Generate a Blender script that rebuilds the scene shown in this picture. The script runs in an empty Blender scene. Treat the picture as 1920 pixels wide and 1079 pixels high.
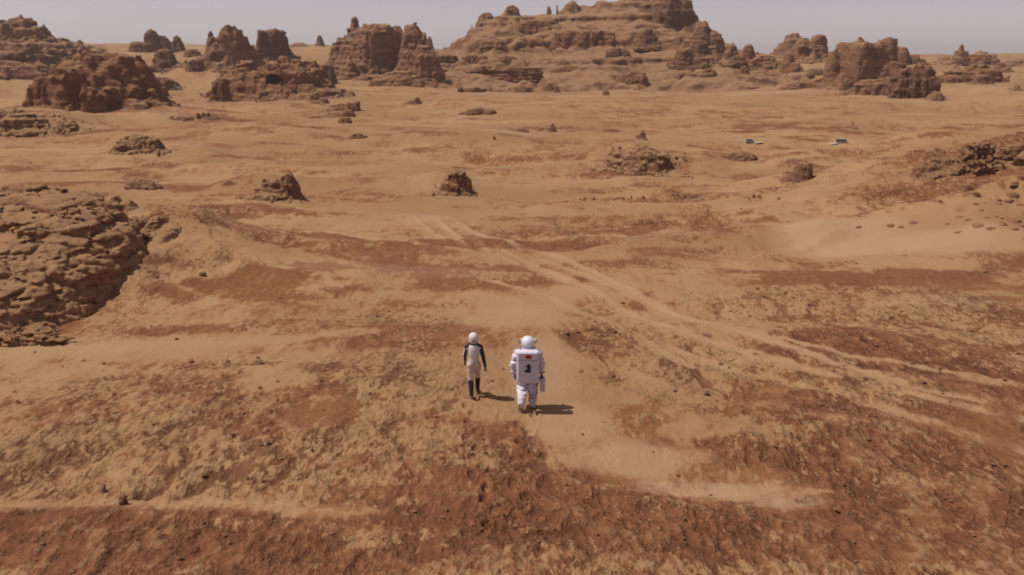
import bpy, bmesh, math, random
import numpy as np
from mathutils import Vector

# ------------------------------------------------------------------ camera, world, sun, exposure
scene = bpy.context.scene
COL = scene.collection
CAM_H = 8.4
F = 1663.0                       # focal length in photograph pixels (1920 wide)
PITCH = math.radians(14.64)
cam_d = bpy.data.cameras.new('camera')
cam = bpy.data.objects.new('camera', cam_d)
COL.objects.link(cam)
cam.location = (0, 0, CAM_H)
cam.rotation_euler = (math.radians(90) - PITCH, 0, 0)
cam_d.sensor_width = 36.0
cam_d.lens = 36.0 * F / 1920.0
cam_d.clip_end = 20000
scene.camera = cam

SUN_EL, SUN_AZ = math.radians(61.5), math.radians(-91)      # azimuth from +Y, clockwise
world = bpy.data.worlds.new('World')
scene.world = world
world.use_nodes = True
wn = world.node_tree
wn.nodes.clear()
sky = wn.nodes.new('ShaderNodeTexSky')
sky.sky_type = 'NISHITA'
sky.sun_disc = False
sky.sun_elevation = SUN_EL
sky.sun_rotation = SUN_AZ
sky.dust_density = 0.6
sky.air_density = 1.0
sky.altitude = 800
hsv = wn.nodes.new('ShaderNodeHueSaturation')
hsv.inputs['Saturation'].default_value = 0.22
tint = wn.nodes.new('ShaderNodeMix')
tint.data_type = 'RGBA'
tint.blend_type = 'MULTIPLY'
tint.inputs[0].default_value = 1.0
tint.inputs[7].default_value = (0.985, 0.865, 0.925, 1)
bg = wn.nodes.new('ShaderNodeBackground')
bg.inputs['Strength'].default_value = 0.089
wo = wn.nodes.new('ShaderNodeOutputWorld')
wn.links.new(sky.outputs[0], hsv.inputs['Color'])
wn.links.new(hsv.outputs[0], tint.inputs[6])
wn.links.new(tint.outputs[2], bg.inputs['Color'])
wn.links.new(bg.outputs[0], wo.inputs['Surface'])

sun_d = bpy.data.lights.new('sun', 'SUN')
sun_d.energy = 4.4
sun_d.angle = math.radians(0.6)
sun_d.color = (1.0, 0.945, 0.87)
sun = bpy.data.objects.new('sun', sun_d)
COL.objects.link(sun)
to_sun = Vector((math.sin(SUN_AZ) * math.cos(SUN_EL), math.cos(SUN_AZ) * math.cos(SUN_EL), math.sin(SUN_EL)))
sun.rotation_euler = (-to_sun).to_track_quat('-Z', 'Y').to_euler()
sun.location = (-40, -10, 60)

scene.view_settings.view_transform = 'Standard'
scene.view_settings.look = 'None'
scene.view_settings.exposure = -0.08
scene.view_settings.gamma = 1.0
scene.view_settings.use_curve_mapping = False
scene.cycles.filter_width = 1.9
scene.cycles.max_bounces = 4
scene.cycles.diffuse_bounces = 3

# ------------------------------------------------------------------ numpy noise
rng = np.random.default_rng(11)
T2 = rng.random((256, 256), dtype=np.float32) * 2 - 1
T3 = rng.random((64, 64, 64), dtype=np.float32) * 2 - 1


def n2(x, y):
    x = np.asarray(x, dtype=np.float32); y = np.asarray(y, dtype=np.float32)
    xi = np.floor(x); yi = np.floor(y)
    fx = x - xi; fy = y - yi
    xi = xi.astype(np.int64) & 255; yi = yi.astype(np.int64) & 255
    x1 = (xi + 1) & 255; y1 = (yi + 1) & 255
    fx = fx * fx * fx * (fx * (fx * 6 - 15) + 10); fy = fy * fy * fy * (fy * (fy * 6 - 15) + 10)
    a = T2[xi, yi] * (1 - fx) + T2[x1, yi] * fx
    b = T2[xi, y1] * (1 - fx) + T2[x1, y1] * fx
    return a * (1 - fy) + b * fy


def fbm2(x, y, oct=4, gain=0.5, seed=0.0):
    s = 0; a = 1.0; t = 0
    x = np.asarray(x) + 17.3 * seed + 3.1; y = np.asarray(y) - 9.7 * seed + 7.7
    for i in range(oct):
        s = s + a * n2(x, y); t += a
        x, y = (x * 0.8 - y * 0.6) * 2.03 + 5.2, (x * 0.6 + y * 0.8) * 2.03 + 1.3
        a *= gain
    return s / t * 1.5


def n3(p):
    q = np.floor(p); f = p - q
    q = q.astype(np.int64) & 63
    r = (q + 1) & 63
    f = f * f * (3 - 2 * f)
    fx, fy, fz = f[..., 0], f[..., 1], f[..., 2]
    x0, y0, z0 = q[..., 0], q[..., 1], q[..., 2]
    x1, y1, z1 = r[..., 0], r[..., 1], r[..., 2]
    c00 = T3[x0, y0, z0] * (1 - fx) + T3[x1, y0, z0] * fx
    c10 = T3[x0, y1, z0] * (1 - fx) + T3[x1, y1, z0] * fx
    c01 = T3[x0, y0, z1] * (1 - fx) + T3[x1, y0, z1] * fx
    c11 = T3[x0, y1, z1] * (1 - fx) + T3[x1, y1, z1] * fx
    c0 = c00 * (1 - fy) + c10 * fy
    c1 = c01 * (1 - fy) + c11 * fy
    return c0 * (1 - fz) + c1 * fz


ROT = np.array([[0.36, 0.48, -0.8], [-0.8, 0.6, 0.0], [0.48, 0.64, 0.6]], dtype=np.float32)


def fbm3(p, oct=4, gain=0.5, seed=0.0):
    s = 0; a = 1.0; t = 0
    p = np.asarray(p, dtype=np.float32) + np.float32(seed * 7.31 + 4.2)
    for i in range(oct):
        s = s + a * n3(p); t += a
        p = (p @ ROT) * 2.05 + np.float32(3.7)
        a *= gain
    return s / t * 1.5


def worley3(p):
    q = np.floor(p).astype(np.int64)
    f1 = np.full(len(p), 9.0, np.float32); f2 = f1.copy(); cid = np.zeros(len(p), np.float32)
    for dx in (-1, 0, 1):
        for dy in (-1, 0, 1):
            for dz in (-1, 0, 1):
                c = q + np.array([dx, dy, dz])
                m = c & 63
                jx = T3[m[:, 0], m[:, 1], m[:, 2]] * .5 + .5
                jy = T3[m[:, 1], m[:, 2], m[:, 0]] * .5 + .5
                jz = T3[m[:, 2], m[:, 0], m[:, 1]] * .5 + .5
                d = np.sqrt((c[:, 0] + jx - p[:, 0]) ** 2 + (c[:, 1] + jy - p[:, 1]) ** 2 + (c[:, 2] + jz - p[:, 2]) ** 2)
                nn = d < f1
                f2 = np.where(nn, f1, np.minimum(f2, d))
                cid = np.where(nn, T3[m[:, 2], m[:, 1], (m[:, 0] + 9) & 63], cid)
                f1 = np.where(nn, d, f1)
    return f1, f2, cid


def worley8(p):
    q = np.floor(p); f = p - q
    q = q.astype(np.int32); s = np.where(f > .5, 1, -1).astype(np.int32)
    f1 = np.full(len(p), 9.0, np.float32); f2 = f1.copy(); cid = np.zeros(len(p), np.float32)
    for k in range(8):
        c = q + s * np.array([k & 1, (k >> 1) & 1, k >> 2], np.int32)
        m = c & 63
        a, b, e = m[:, 0], m[:, 1], m[:, 2]
        d = np.sqrt((c[:, 0] + T3[a, b, e] * .4 + .5 - p[:, 0]) ** 2 + (c[:, 1] + T3[b, e, a] * .4 + .5 - p[:, 1]) ** 2
                    + (c[:, 2] + T3[e, a, b] * .4 + .5 - p[:, 2]) ** 2)
        nn = d < f1
        f2 = np.where(nn, f1, np.minimum(f2, d)); cid = np.where(nn, T3[e, b, (a + 9) & 63], cid)
        f1 = np.where(nn, d, f1)
    return f1, f2, cid


def sst(a, b, x):
    t = np.clip((x - a) / (b - a), 0, 1)
    return t * t * (3 - 2 * t)


# ------------------------------------------------------------------ photograph bearings -> places on the ground
SP, CP = math.sin(PITCH), math.cos(PITCH)


def ray(px, py):
    u = (px - 960) / F; v = (539.5 - py) / F
    return u, CP + v * SP, -SP + v * CP


def flat(px, py):
    u, dy, dz = ray(px, py)
    dz = min(dz, -0.012)
    t = CAM_H / -dz
    return u * t, dy * t


# ------------------------------------------------------------------ ground height
MOUNDS = []            # x, y, rx, ry, h, power


def mound(px, py, rx, ry, h, pw=2.0):
    x, y = flat(px, py)
    MOUNDS.append((x, y, rx, ry, h, pw))


mound(60, 520, 6.0, 6.0, 0.7)
mound(250, 520, 2.6, 5.0, 0.3)
for _x, _y, _w, _h in ((480, 356, 2.6, .8), (818, 352, 2.2, .7), (1476, 330, 2.4, .8), (1160, 308, 4.0, .8), (225, 276, 4.0, .8), (90, 240, 4.5, .8), (1770, 306, 5, .9), (900, 222, 4, .5), (640, 222, 5, .8), (770, 200, 4, .6), (1010, 245, 3, .5)):
    mound(_x, _y, _w, _w * .9, _h)
mound(335, 470, 3.4, 4.6, 0.95)
mound(470, 510, 3.4, 2.2, 0.35)
mound(1850, 402, 12.5, 9.0, 3.0, 2.4)
mound(2010, 380, 10.0, 10.0, 2.2)
mound(1350, 900, 2.5, 1.0, -0.22)
mound(1560, 475, 8.0, 2.2, -0.25)
mound(350, 820, 6.0, 2.6, 0.35)
mound(620, 720, 4.0, 2.0, 0.22)
mound(1700, 700, 5.0, 2.6, 0.35)
mound(1560, 640, 4.0, 1.6, 0.30)
mound(1250, 450, 6.0, 3.0, 0.45)
mound(560, 480, 6.0, 2.2, 0.40)
mound(1500, 800, 3.0, 1.6, 0.25)
mound(200, 265, 10, 6, 1.2)
mound(60, 235, 12, 8, 1.6)
mound(330, 225, 14, 8, 1.8)
mound(1190, 310, 8, 6, 1.0)
mound(1800, 300, 14, 8, 1.4)
mound(560, 260, 18, 9, 1.4)
mound(800, 330, 22, 5, .7)
for _f in [(-78, 268, 40, 24, 4.8), (-145, 262, 36, 26, 5.0), (-38, 268, 28, 24, 4.6), (-10, 300, 30, 24, 4.0), (96, 275, 38, 22, 4.0), (150, 300, 38, 26, 2.6), (-20, 330, 40, 30, 3)]:
    MOUNDS.append(_f + (2.0,))
RIDGES = [  # pixel polyline, width, height from -> to
    ([(215, 392), (300, 425), (360, 470), (430, 520), (540, 532), (660, 532)], 1.1, 0.42, 0.14),
    ([(640, 655), (740, 622), (850, 600)], 0.35, 0.16, 0.05),
    ([(560, 655), (660, 625), (760, 605)], 0.4, 0.14, 0.05),
    ([(1430, 488), (1530, 470), (1620, 448)], 0.5, 0.18, 0.03),
    ([(0, 968), (240, 955), (460, 966), (620, 1000)], 0.35, 0.07, 0.05),
    ([(840, 892), (1060, 905), (1260, 950), (1400, 1000)], 0.3, 0.12, 0.1),
    ([(1210, 760), (1330, 810), (1450, 850), (1500, 890)], 0.35, 0.16, 0.12),
    ([(1240, 690), (1400, 730), (1560, 760), (1700, 770)], 0.3, 0.12, 0.12),
]


def seg_dist(x, y, pts):
    """distance to a polyline and the fraction along it"""
    best = np.full(x.shape, 1e9, np.float32); frac = np.zeros(x.shape, np.float32); side = np.zeros(x.shape, np.float32)
    n = len(pts) - 1
    for i in range(n):
        ax, ay = pts[i]; bx, by = pts[i + 1]
        dx, dy = bx - ax, by - ay
        L = dx * dx + dy * dy + 1e-9
        t = np.clip(((x - ax) * dx + (y - ay) * dy) / L, 0, 1)
        ex = x - ax - t * dx; ey = y - ay - t * dy
        d = np.sqrt(ex * ex + ey * ey)
        m = d < best
        best = np.where(m, d, best); frac = np.where(m, (i + t) / n, frac)
        side = np.where(m, np.sign(dx * ey - dy * ex), side)
    return best, frac, side


RID = [([flat(*p) for p in r[0]],) + r[1:] for r in RIDGES]


def gh(x, y):
    x = np.asarray(x, dtype=np.float32); y = np.asarray(y, dtype=np.float32)
    D = np.sqrt(x * x + y * y)
    z = 0.10 * fbm2(x / 5, y / 5, 2, seed=1) * sst(14, 30, D)
    z = z + 0.42 * fbm2(x / 26, y / 15, 3, seed=2) * sst(26, 60, D)
    z = z + 1.0 * fbm2(x / 90, y / 55, 3, seed=3) * sst(70, 170, D)
    z = z + 0.42 * np.tanh(5 * fbm2(x / 34, y / 13, 3, seed=4)) * sst(36, 70, D)
    z = z + 0.22 * np.tanh(4 * fbm2(x / 13, y / 5.5, 3, seed=14)) * sst(24, 34, D) * sst(120, 70, D)
    # the plain climbs gently to the foot of the far rocks
    bias = np.where(x < 0, 4.6 * sst(0, 80, -x), -1.6 * sst(0, 160, x))
    z = z + (8.6 + bias + 1.8 * fbm2(x / 120, y / 120, 3, seed=5)) * sst(165, 430, D)
    z = z - 3.0 * sst(500, 1500, D)
    for (mx, my, rx, ry, h, pw) in MOUNDS:
        m = (np.abs(x - mx) < rx * 2.6) & (np.abs(y - my) < ry * 2.6)
        if m.any():
            xx = x[m] if x.ndim else x; yy = y[m] if y.ndim else y
            r = np.sqrt(((xx - mx) / rx) ** 2 + ((yy - my) / ry) ** 2)
            r = r * (1 + 0.22 * fbm2(xx / (rx * .7), yy / (rx * .7), 3, seed=6))
            g = h * np.exp(-np.power(r, pw) * 1.1)
            if x.ndim:
                z[m] = z[m] + g
            else:
                z = z + g
    for (pts, w, h0, h1) in RID:
        xs = [p[0] for p in pts]; ys = [p[1] for p in pts]
        m = (x > min(xs) - 4 * w) & (x < max(xs) + 4 * w) & (y > min(ys) - 4 * w) & (y < max(ys) + 4 * w)
        if m.any():
            xx = x[m] if x.ndim else x; yy = y[m] if y.ndim else y
            wx = xx + 0.5 * w * fbm2(xx / (w * 2), yy / (w * 2), 2, seed=8); wy = yy + 0.5 * w * fbm2(xx / (w * 2), yy / (w * 2), 2, seed=9)
            d, t, sd = seg_dist(wx, wy, pts)
            g = (h0 + (h1 - h0) * t) * np.exp(-np.power(d / w, 1.6)) * (1 - 0.15 * sd)
            if x.ndim:
                z[m] = z[m] + g
            else:
                z = z + g
    return z


_D = np.concatenate([np.arange(6, 60, .15), np.arange(60, 460, .6)]).astype(np.float32)


SURF = []           # the hill's own height grid, once it stands


def sf(x, y):
    """ground height, or the hill's where it is higher"""
    z = gh(x, y)
    for (x0, y0, h, H) in SURF:
        i = (np.asarray(x) - x0) / h; j = (np.asarray(y) - y0) / h
        ok = (i >= 0) & (j >= 0) & (i < H.shape[0] - 1.01) & (j < H.shape[1] - 1.01)
        ii = np.clip(i, 0, H.shape[0] - 2).astype(int); jj = np.clip(j, 0, H.shape[1] - 2).astype(int)
        z = np.where(ok, np.maximum(z, H[ii, jj]), z)
    return z


def hit(px, py):
    """first point of the ground in the direction of a pixel of the photograph"""
    u, dy, dz = ray(px, py)
    k = _D / dy
    xs = u * k; zs = CAM_H + dz * k
    g = sf(xs.astype(np.float32), _D)
    below = np.nonzero(zs < g)[0]
    i = below[0] if len(below) else len(_D) - 60
    return float(xs[i]), float(_D[i]), float(g[i])


def z_on(Y, py):
    u, dy, dz = ray(0, py)
    return CAM_H + Y * dz / dy


# ------------------------------------------------------------------ object helpers
def tag(o, label=None, cat=None, group=None, kind=None):
    if label: o['label'] = label
    if cat: o['category'] = cat
    if group: o['group'] = group
    if kind: o['kind'] = kind
    return o


def np_mesh(name, co, quads, smooth=True):
    me = bpy.data.meshes.new(name)
    co = np.ascontiguousarray(co, dtype=np.float32); quads = np.ascontiguousarray(quads, dtype=np.int32)
    k = quads.shape[1]
    me.vertices.add(len(co)); me.vertices.foreach_set('co', co.ravel())
    me.loops.add(quads.size); me.loops.foreach_set('vertex_index', quads.ravel())
    me.polygons.add(len(quads))
    me.polygons.foreach_set('loop_start', np.arange(0, quads.size, k, dtype=np.int32))
    me.polygons.foreach_set('use_smooth', np.full(len(quads), smooth))
    me.update(calc_edges=True)
    return me


def add_obj(name, me, mat=None, parent=None, loc=None):
    o = bpy.data.objects.new(name, me)
    COL.objects.link(o)
    if mat is not None and me is not None:
        me.materials.append(mat)
    if parent is not None: o.parent = parent
    if loc is not None: o.location = loc
    return o


def surface_nets(Fv, org, h):
    S = Fv < 0
    nx, ny, nz = Fv.shape
    corners = [(i, j, k) for i in (0, 1) for j in (0, 1) for k in (0, 1)]
    cnt = np.zeros((nx - 1, ny - 1, nz - 1), np.int8)
    for (i, j, k) in corners:
        cnt += S[i:nx - 1 + i, j:ny - 1 + j, k:nz - 1 + k]
    act = (cnt > 0) & (cnt < 8)
    idx = np.nonzero(act)
    n = len(idx[0])
    vid = np.full(act.shape, -1, np.int32); vid[idx] = np.arange(n)
    V = np.stack([Fv[idx[0] + i, idx[1] + j, idx[2] + k] for (i, j, k) in corners], 1)
    acc = np.zeros((n, 3), np.float32); c = np.zeros(n, np.float32)
    for a in range(8):
        for b in range(a + 1, 8):
            if bin(a ^ b).count('1') != 1: continue
            m = (V[:, a] < 0) != (V[:, b] < 0)
            den = V[:, a] - V[:, b]
            t = np.where(m, V[:, a] / np.where(den == 0, 1, den), 0)
            pa = np.array(corners[a], np.float32); pb = np.array(corners[b], np.float32)
            acc += np.where(m[:, None], pa + t[:, None] * (pb - pa), 0); c += m
    P = (np.stack(idx, 1) + acc / c[:, None]) * h + np.array(org, np.float32)
    quads = []
    for ax in range(3):
        sl0 = [slice(1, -1)] * 3; sl0[ax] = slice(0, Fv.shape[ax] - 1)
        sl1 = list(sl0); sl1[ax] = slice(1, Fv.shape[ax])
        a = S[tuple(sl0)]; b = S[tuple(sl1)]
        e = np.nonzero(a != b)
        flip = a[e]
        base = [e[0] + (0 if ax == 0 else 1), e[1] + (0 if ax == 1 else 1), e[2] + (0 if ax == 2 else 1)]
        o1, o2 = [(1, 2), (2, 0), (0, 1)][ax]

        def at(d1, d2):
            q = [base[0].copy(), base[1].copy(), base[2].copy()]
            q[o1] -= d1; q[o2] -= d2
            return vid[q[0], q[1], q[2]]
        Q = np.stack([at(1, 1), at(0, 1), at(0, 0), at(1, 0)], 1)
        Q[~flip] = Q[~flip][:, ::-1]
        quads.append(Q)
    Q = np.concatenate(quads)
    Q = Q[(Q >= 0).all(1)]
    return P, Q


# ------------------------------------------------------------------ material helpers
class NT:
    def __init__(s, name):
        s.m = bpy.data.materials.new(name); s.m.use_nodes = True
        s.t = s.m.node_tree; s.n = s.t.nodes; s.b = s.n['Principled BSDF']

    def add(s, typ, **kw):
        nd = s.n.new(typ)
        for k, v in kw.items(): setattr(nd, k, v)
        return nd

    def link(s, a, b): s.t.links.new(a, b)

    def pos(s, scale):
        g = s.add('ShaderNodeNewGeometry'); mp = s.add('ShaderNodeMapping')
        mp.inputs['Scale'].default_value = scale
        s.link(g.outputs['Position'], mp.inputs['Vector'])
        return mp.outputs[0]

    def noise(s, vec, scale=1.0, detail=4, rough=0.55, dist=0.0):
        nd = s.add('ShaderNodeTexNoise')
        nd.inputs['Scale'].default_value = scale; nd.inputs['Detail'].default_value = detail
        nd.inputs['Roughness'].default_value = rough; nd.inputs['Distortion'].default_value = dist
        s.link(vec, nd.inputs['Vector'])
        return nd.outputs['Fac']

    def ramp(s, fac, a, b, lo=0.0, hi=1.0):
        nd = s.add('ShaderNodeMapRange', interpolation_type='SMOOTHSTEP')
        nd.inputs['From Min'].default_value = a; nd.inputs['From Max'].default_value = b
        nd.inputs['To Min'].default_value = lo; nd.inputs['To Max'].default_value = hi
        s.link(fac, nd.inputs['Value'])
        return nd.outputs[0]

    def math(s, op, a, b=None, clamp=False):
        nd = s.add('ShaderNodeMath', operation=op, use_clamp=clamp)
        for i, v in enumerate((a, b)):
            if v is None: continue
            if isinstance(v, (int, float)): nd.inputs[i].default_value = v
            else: s.link(v, nd.inputs[i])
        return nd.outputs[0]

    def mix(s, fac, a, b, mode='MIX'):
        nd = s.add('ShaderNodeMix', data_type='RGBA', blend_type=mode)
        for i, v in ((0, fac), (6, a), (7, b)):
            if isinstance(v, (int, float)): nd.inputs[i].default_value = v
            elif isinstance(v, tuple): nd.inputs[i].default_value = v + (1,)
            else: s.link(v, nd.inputs[i])
        return nd.outputs[2]

    def attr(s, name):
        nd = s.add('ShaderNodeAttribute', attribute_name=name)
        return nd.outputs['Fac']

    def bump(s, height, dist, strength=1.0, prev=None):
        nd = s.add('ShaderNodeBump')
        nd.inputs['Distance'].default_value = dist; nd.inputs['Strength'].default_value = strength
        s.link(height, nd.inputs['Height'])
        if prev is not None: s.link(prev, nd.inputs['Normal'])
        return nd.outputs[0]

    def finish(s, col, rough=0.95, normal=None, spec=0.15):
        if isinstance(col, tuple): s.b.inputs['Base Color'].default_value = col + (1,)
        else: s.link(col, s.b.inputs['Base Color'])
        s.b.inputs['Roughness'].default_value = rough
        s.b.inputs['Specular IOR Level'].default_value = spec
        if normal is not None: s.link(normal, s.b.inputs['Normal'])
        return s.m


SAND_A = (0.330, 0.198, 0.100)
SAND_B = (0.258, 0.145, 0.073)
SAND_PALE = (0.375, 0.245, 0.155)
RED_A = (0.214, 0.088, 0.040)
ORANGE = (0.268, 0.130, 0.066)
RED_B = (0.132, 0.047, 0.022)
DARK = (0.120, 0.046, 0.022)


def ground_material():
    t = NT('desert_ground')
    big = t.noise(t.pos((0.05, 0.07, 0.05)), 1, 4)
    mid = t.noise(t.pos((0.9, 0.5, 0.9)), 1, 5, 0.6)
    fine = t.noise(t.pos((7, 3.4, 7)), 1, 5, 0.62, 0.8)
    grain = t.noise(t.pos((38, 22, 38)), 1, 4, 0.6)
    speck = t.noise(t.pos((7.2, 3.3, 7.2)), 1, 4, 0.62, 0.5)
    red, rgh, pale, crust = t.attr('red'), t.attr('rough'), t.attr('pale'), t.attr('crust')
    sand = t.mix(t.ramp(big, .35, .65), SAND_A, SAND_B)
    sand = t.mix(t.ramp(mid, .42, .70, 0, .55), sand, SAND_B)
    # red crust: the mask moved about by two scales of noise
    patch = t.noise(t.pos((2.6, 1.3, 2.6)), 1, 5, 0.62, 0.6)
    k = t.math('ADD', red, t.math('MULTIPLY', t.math('SUBTRACT', mid, 0.5), 1.0))
    k = t.math('ADD', k, t.math('MULTIPLY', t.math('SUBTRACT', patch, 0.5), 1.3))
    k = t.math('ADD', k, t.math('MULTIPLY', t.math('SUBTRACT', fine, 0.5), 0.8))
    k = t.math('ADD', k, t.math('MULTIPLY', t.math('MULTIPLY', t.math('SUBTRACT', fine, 0.5), 1.6), rgh))
    k = t.math('ADD', k, t.math('MULTIPLY', t.math('SUBTRACT', speck, 0.5), t.ramp(rgh, 0, 1, .3, 1.6)))
    k = t.math('ADD', k, t.math('MULTIPLY', rgh, .06))
    redc = t.mix(t.ramp(fine, .38, .66), RED_B, RED_A)
    c = t.mix(t.ramp(k, .12, .46, 0, .62), sand, ORANGE)
    c = t.mix(t.ramp(k, .27, .62, 0, .95), c, redc)
    # dark red crumbs of crust; hollows darkened, tops lightened, shading put into the colour
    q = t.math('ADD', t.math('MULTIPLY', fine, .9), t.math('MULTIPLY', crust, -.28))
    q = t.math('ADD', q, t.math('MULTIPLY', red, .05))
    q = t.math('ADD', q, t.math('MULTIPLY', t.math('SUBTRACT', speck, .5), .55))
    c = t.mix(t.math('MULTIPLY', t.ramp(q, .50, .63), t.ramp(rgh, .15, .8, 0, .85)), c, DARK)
    hi = t.math('ADD', t.math('MULTIPLY', grain, .5), t.math('MULTIPLY', crust, .35))
    c = t.mix(t.math('MULTIPLY', t.ramp(hi, .36, .52), t.ramp(rgh, .2, .9, 0, .55)), c, SAND_A)
    c = t.mix(t.ramp(grain, .35, .75, 0, .30), c, SAND_B)
    c = t.mix(t.math('MULTIPLY', pale, 0.85), c, SAND_PALE)
    area = t.math('MULTIPLY', t.ramp(rgh, .30, .95), t.ramp(t.noise(t.pos((1.7, .9, 1.7)), 1, 3), .36, .58, .15, 1))
    c = t.mix(t.math('MULTIPLY', t.ramp(speck, .55, .64, 0, .58), area), c, DARK)
    chip = t.noise(t.pos((7.5, 3.6, 7.5)), 1, 3.5, 0.64, 0.4)
    c = t.mix(t.math('MULTIPLY', t.ramp(chip, .55, .67, 0, .36), area), c, (0.300, 0.168, 0.090))
    nb = t.bump(grain, 0.014, 0.8)
    nb = t.bump(t.math('MULTIPLY', t.ramp(speck, .62, .46), area), 0.05, 0.8, nb)
    nb = t.bump(t.math('MULTIPLY', t.ramp(chip, .48, .64), area), 0.04, 0.8, nb)
    nb = t.bump(fine, 0.03, 0.6, nb)
    return t.finish(c, 0.97, nb, 0.08)


def rock_material(name, sc, tone=1.0, redness=0.0, dust=1.0, up0=.62, up1=.95):
    t = NT(name)
    r = lambda c: (c[0] * tone, c[1] * tone * (1 - .12 * redness), c[2] * tone * (1 - .2 * redness))
    lay = t.noise(t.pos((0.06 * sc, 0.06 * sc, 0.9 * sc)), 1, 5, 0.62, 0.25)
    lay2 = t.noise(t.pos((0.2 * sc, 0.2 * sc, 3.2 * sc)), 1, 4, 0.6, 0.3)
    mott = t.noise(t.pos((.8 * sc, .8 * sc, .8 * sc)), 1, 6, 0.62, 0.4)
    grain = t.noise(t.pos((4 * sc, 4 * sc, 6 * sc)), 1, 5, 0.65, 0.2)
    c = t.mix(t.ramp(lay, .40, .60), r((.255, .130, .074)), r((.180, .086, .050)))
    c = t.mix(t.ramp(lay2, .50, .66, 0, .6), c, r((.100, .048, .034)))
    c = t.mix(t.ramp(mott, .40, .68, 0, .7), c, r((.280, .155, .088)))
    c = t.mix(t.ramp(grain, .50, .68, 0, .65), c, r((.085, .042, .030)))
    g = t.add('ShaderNodeNewGeometry'); sp = t.add('ShaderNodeSeparateXYZ')
    t.link(g.outputs['Normal'], sp.inputs[0])
    up = t.math('ADD', sp.outputs['Z'], t.math('MULTIPLY', t.math('SUBTRACT', mott, .5), .7))
    c = t.mix(t.ramp(up, up0, up1, 0, min(1, .90 * dust)), c, t.mix(t.ramp(mott, .4, .6), SAND_A, SAND_B))
    c = t.mix(t.ramp(grain, .56, .70, 0, .5), c, r((.11, .055, .038)))
    nb = t.bump(grain, 0.22 / sc, 0.9)
    nb = t.bump(mott, 0.5 / sc, 0.6, nb)
    return t.finish(c, 0.95, nb, 0.1)


M_GROUND = ground_material()
M_BUTTE = rock_material('butte_rock', 1.0)
M_BUTTE_DARK = rock_material('dark_butte_rock', 1.0, 0.72, 0.1, 0.7)
M_BUTTE_RED = rock_material('red_butte_rock', 1.0, 0.95, 0.7, 0.8)
M_HILL = rock_material('hill_rock', 0.8, 1.0, 0.3, 0.85)
M_BOULDER = rock_material('boulder_rock', 3.0, 0.95, 0.2, 1.0, .5, .85)
M_SLAB = rock_material('slab_rock', 2.0, 0.85, 0.6, 0.8)
M_NEAR = rock_material('cracked_sandstone', 2.6, 1.5, 0.3, .78, .12, .62)

# ------------------------------------------------------------------ ground sheet
# broken plates on the right-hand dune
PL = [(1808, 352, 34), (1826, 364, 26), (1846, 341, 22), (1830, 386, 22), (1845, 383, 20), (1869, 386, 26), (1893, 380, 22), (1898, 366, 24),
      (1914, 388, 18), (1874, 378, 12), (1840, 397, 14), (1850, 410, 16), (1866, 407, 12), (1880, 424, 26), (1876, 420, 20), (1908, 418, 26),
      (1915, 427, 18), (1902, 434, 24), (1800, 410, 22), (1815, 417, 20), (1835, 428, 30), (1858, 432, 22), (1797, 440, 20), (1776, 423, 14),
      (1890, 337, 18), (1903, 344, 18), (1910, 333, 18), (1862, 330, 14), (1610, 430, 18), (1670, 428, 24), (1690, 427, 20), (1712, 422, 26), (1760, 378, 20)]
# stains and crust patches: pixel centre, half width, half height, strength
REDS = [(1750, 700, 240, 48, 1), (1830, 800, 170, 60, .95), (1500, 770, 150, 34, .75), (1620, 872, 300, 45, .7),
        (1780, 960, 260, 60, .75), (1400, 1015, 420, 42, .7), (1090, 965, 290, 50, .75), (930, 905, 240, 22, .6),
        (150, 1015, 290, 48, .95), (470, 1030, 240, 45, .9), (590, 800, 70, 45, .85), (570, 765, 35, 25, .8),
        (330, 735, 150, 35, .5), (130, 790, 170, 34, .45), (1330, 845, 130, 28, .55), (1400, 885, 110, 26, .6),
        (720, 650, 120, 16, .55), (1090, 640, 80, 26, .55), (1160, 563, 60, 15, .65), (560, 462, 190, 15, .85),
        (740, 487, 130, 14, .85), (600, 524, 60, 9, .8), (520, 434, 100, 8, .6), (800, 430, 90, 8, .5),
        (1060, 432, 120, 12, .55), (1250, 428, 120, 22, .75), (960, 446, 200, 9, .5), (1420, 462, 90, 12, .5),
        (90, 330, 150, 8, .55), (320, 334, 240, 6, .4), (470, 548, 120, 18, .9), (560, 632, 60, 6, .55),
        (1620, 652, 110, 26, .85), (1560, 600, 100, 14, .35), (1360, 520, 90, 6, .5), (1740, 548, 260, 7, .5),
        (1800, 528, 180, 5, .4), (905, 290, 110, 8, .35), (640, 308, 110, 6, .4), (560, 300, 110, 6, .35),
        (1150, 379, 190, 5, .6), (1420, 372, 140, 6, .55), (1230, 356, 60, 5, .35), (700, 345, 90, 7, .3),
        (970, 345, 50, 6, .25), (600, 205, 90, 6, .4), (1110, 310, 60, 8, .45), (1200, 800, 60, 30, .45),
        (1000, 860, 60, 14, .4), (840, 800, 80, 14, .3), (700, 880, 50, 12, .4), (1640, 420, 60, 6, .4),
        (1700, 428, 90, 5, .4), (1860, 440, 60, 6, .3), (300, 690, 160, 20, .35), (880, 620, 60, 12, .25),
        (950, 130, 70, 4, .3), (1300, 292, 60, 4, .25), (250, 620, 90, 8, .35), (780, 570, 120, 8, .35),
        (640, 585, 110, 9, .35), (1550, 545, 100, 5, .4), (1230, 610, 120, 10, .25), (420, 370, 80, 3, .3)]
REDS += [(a + 3, b_ + 3, w * .55, 3.6, .95) for a, b_, w in PL]  # dark red painted beside each plate to stand for shadowed cracks
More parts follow.
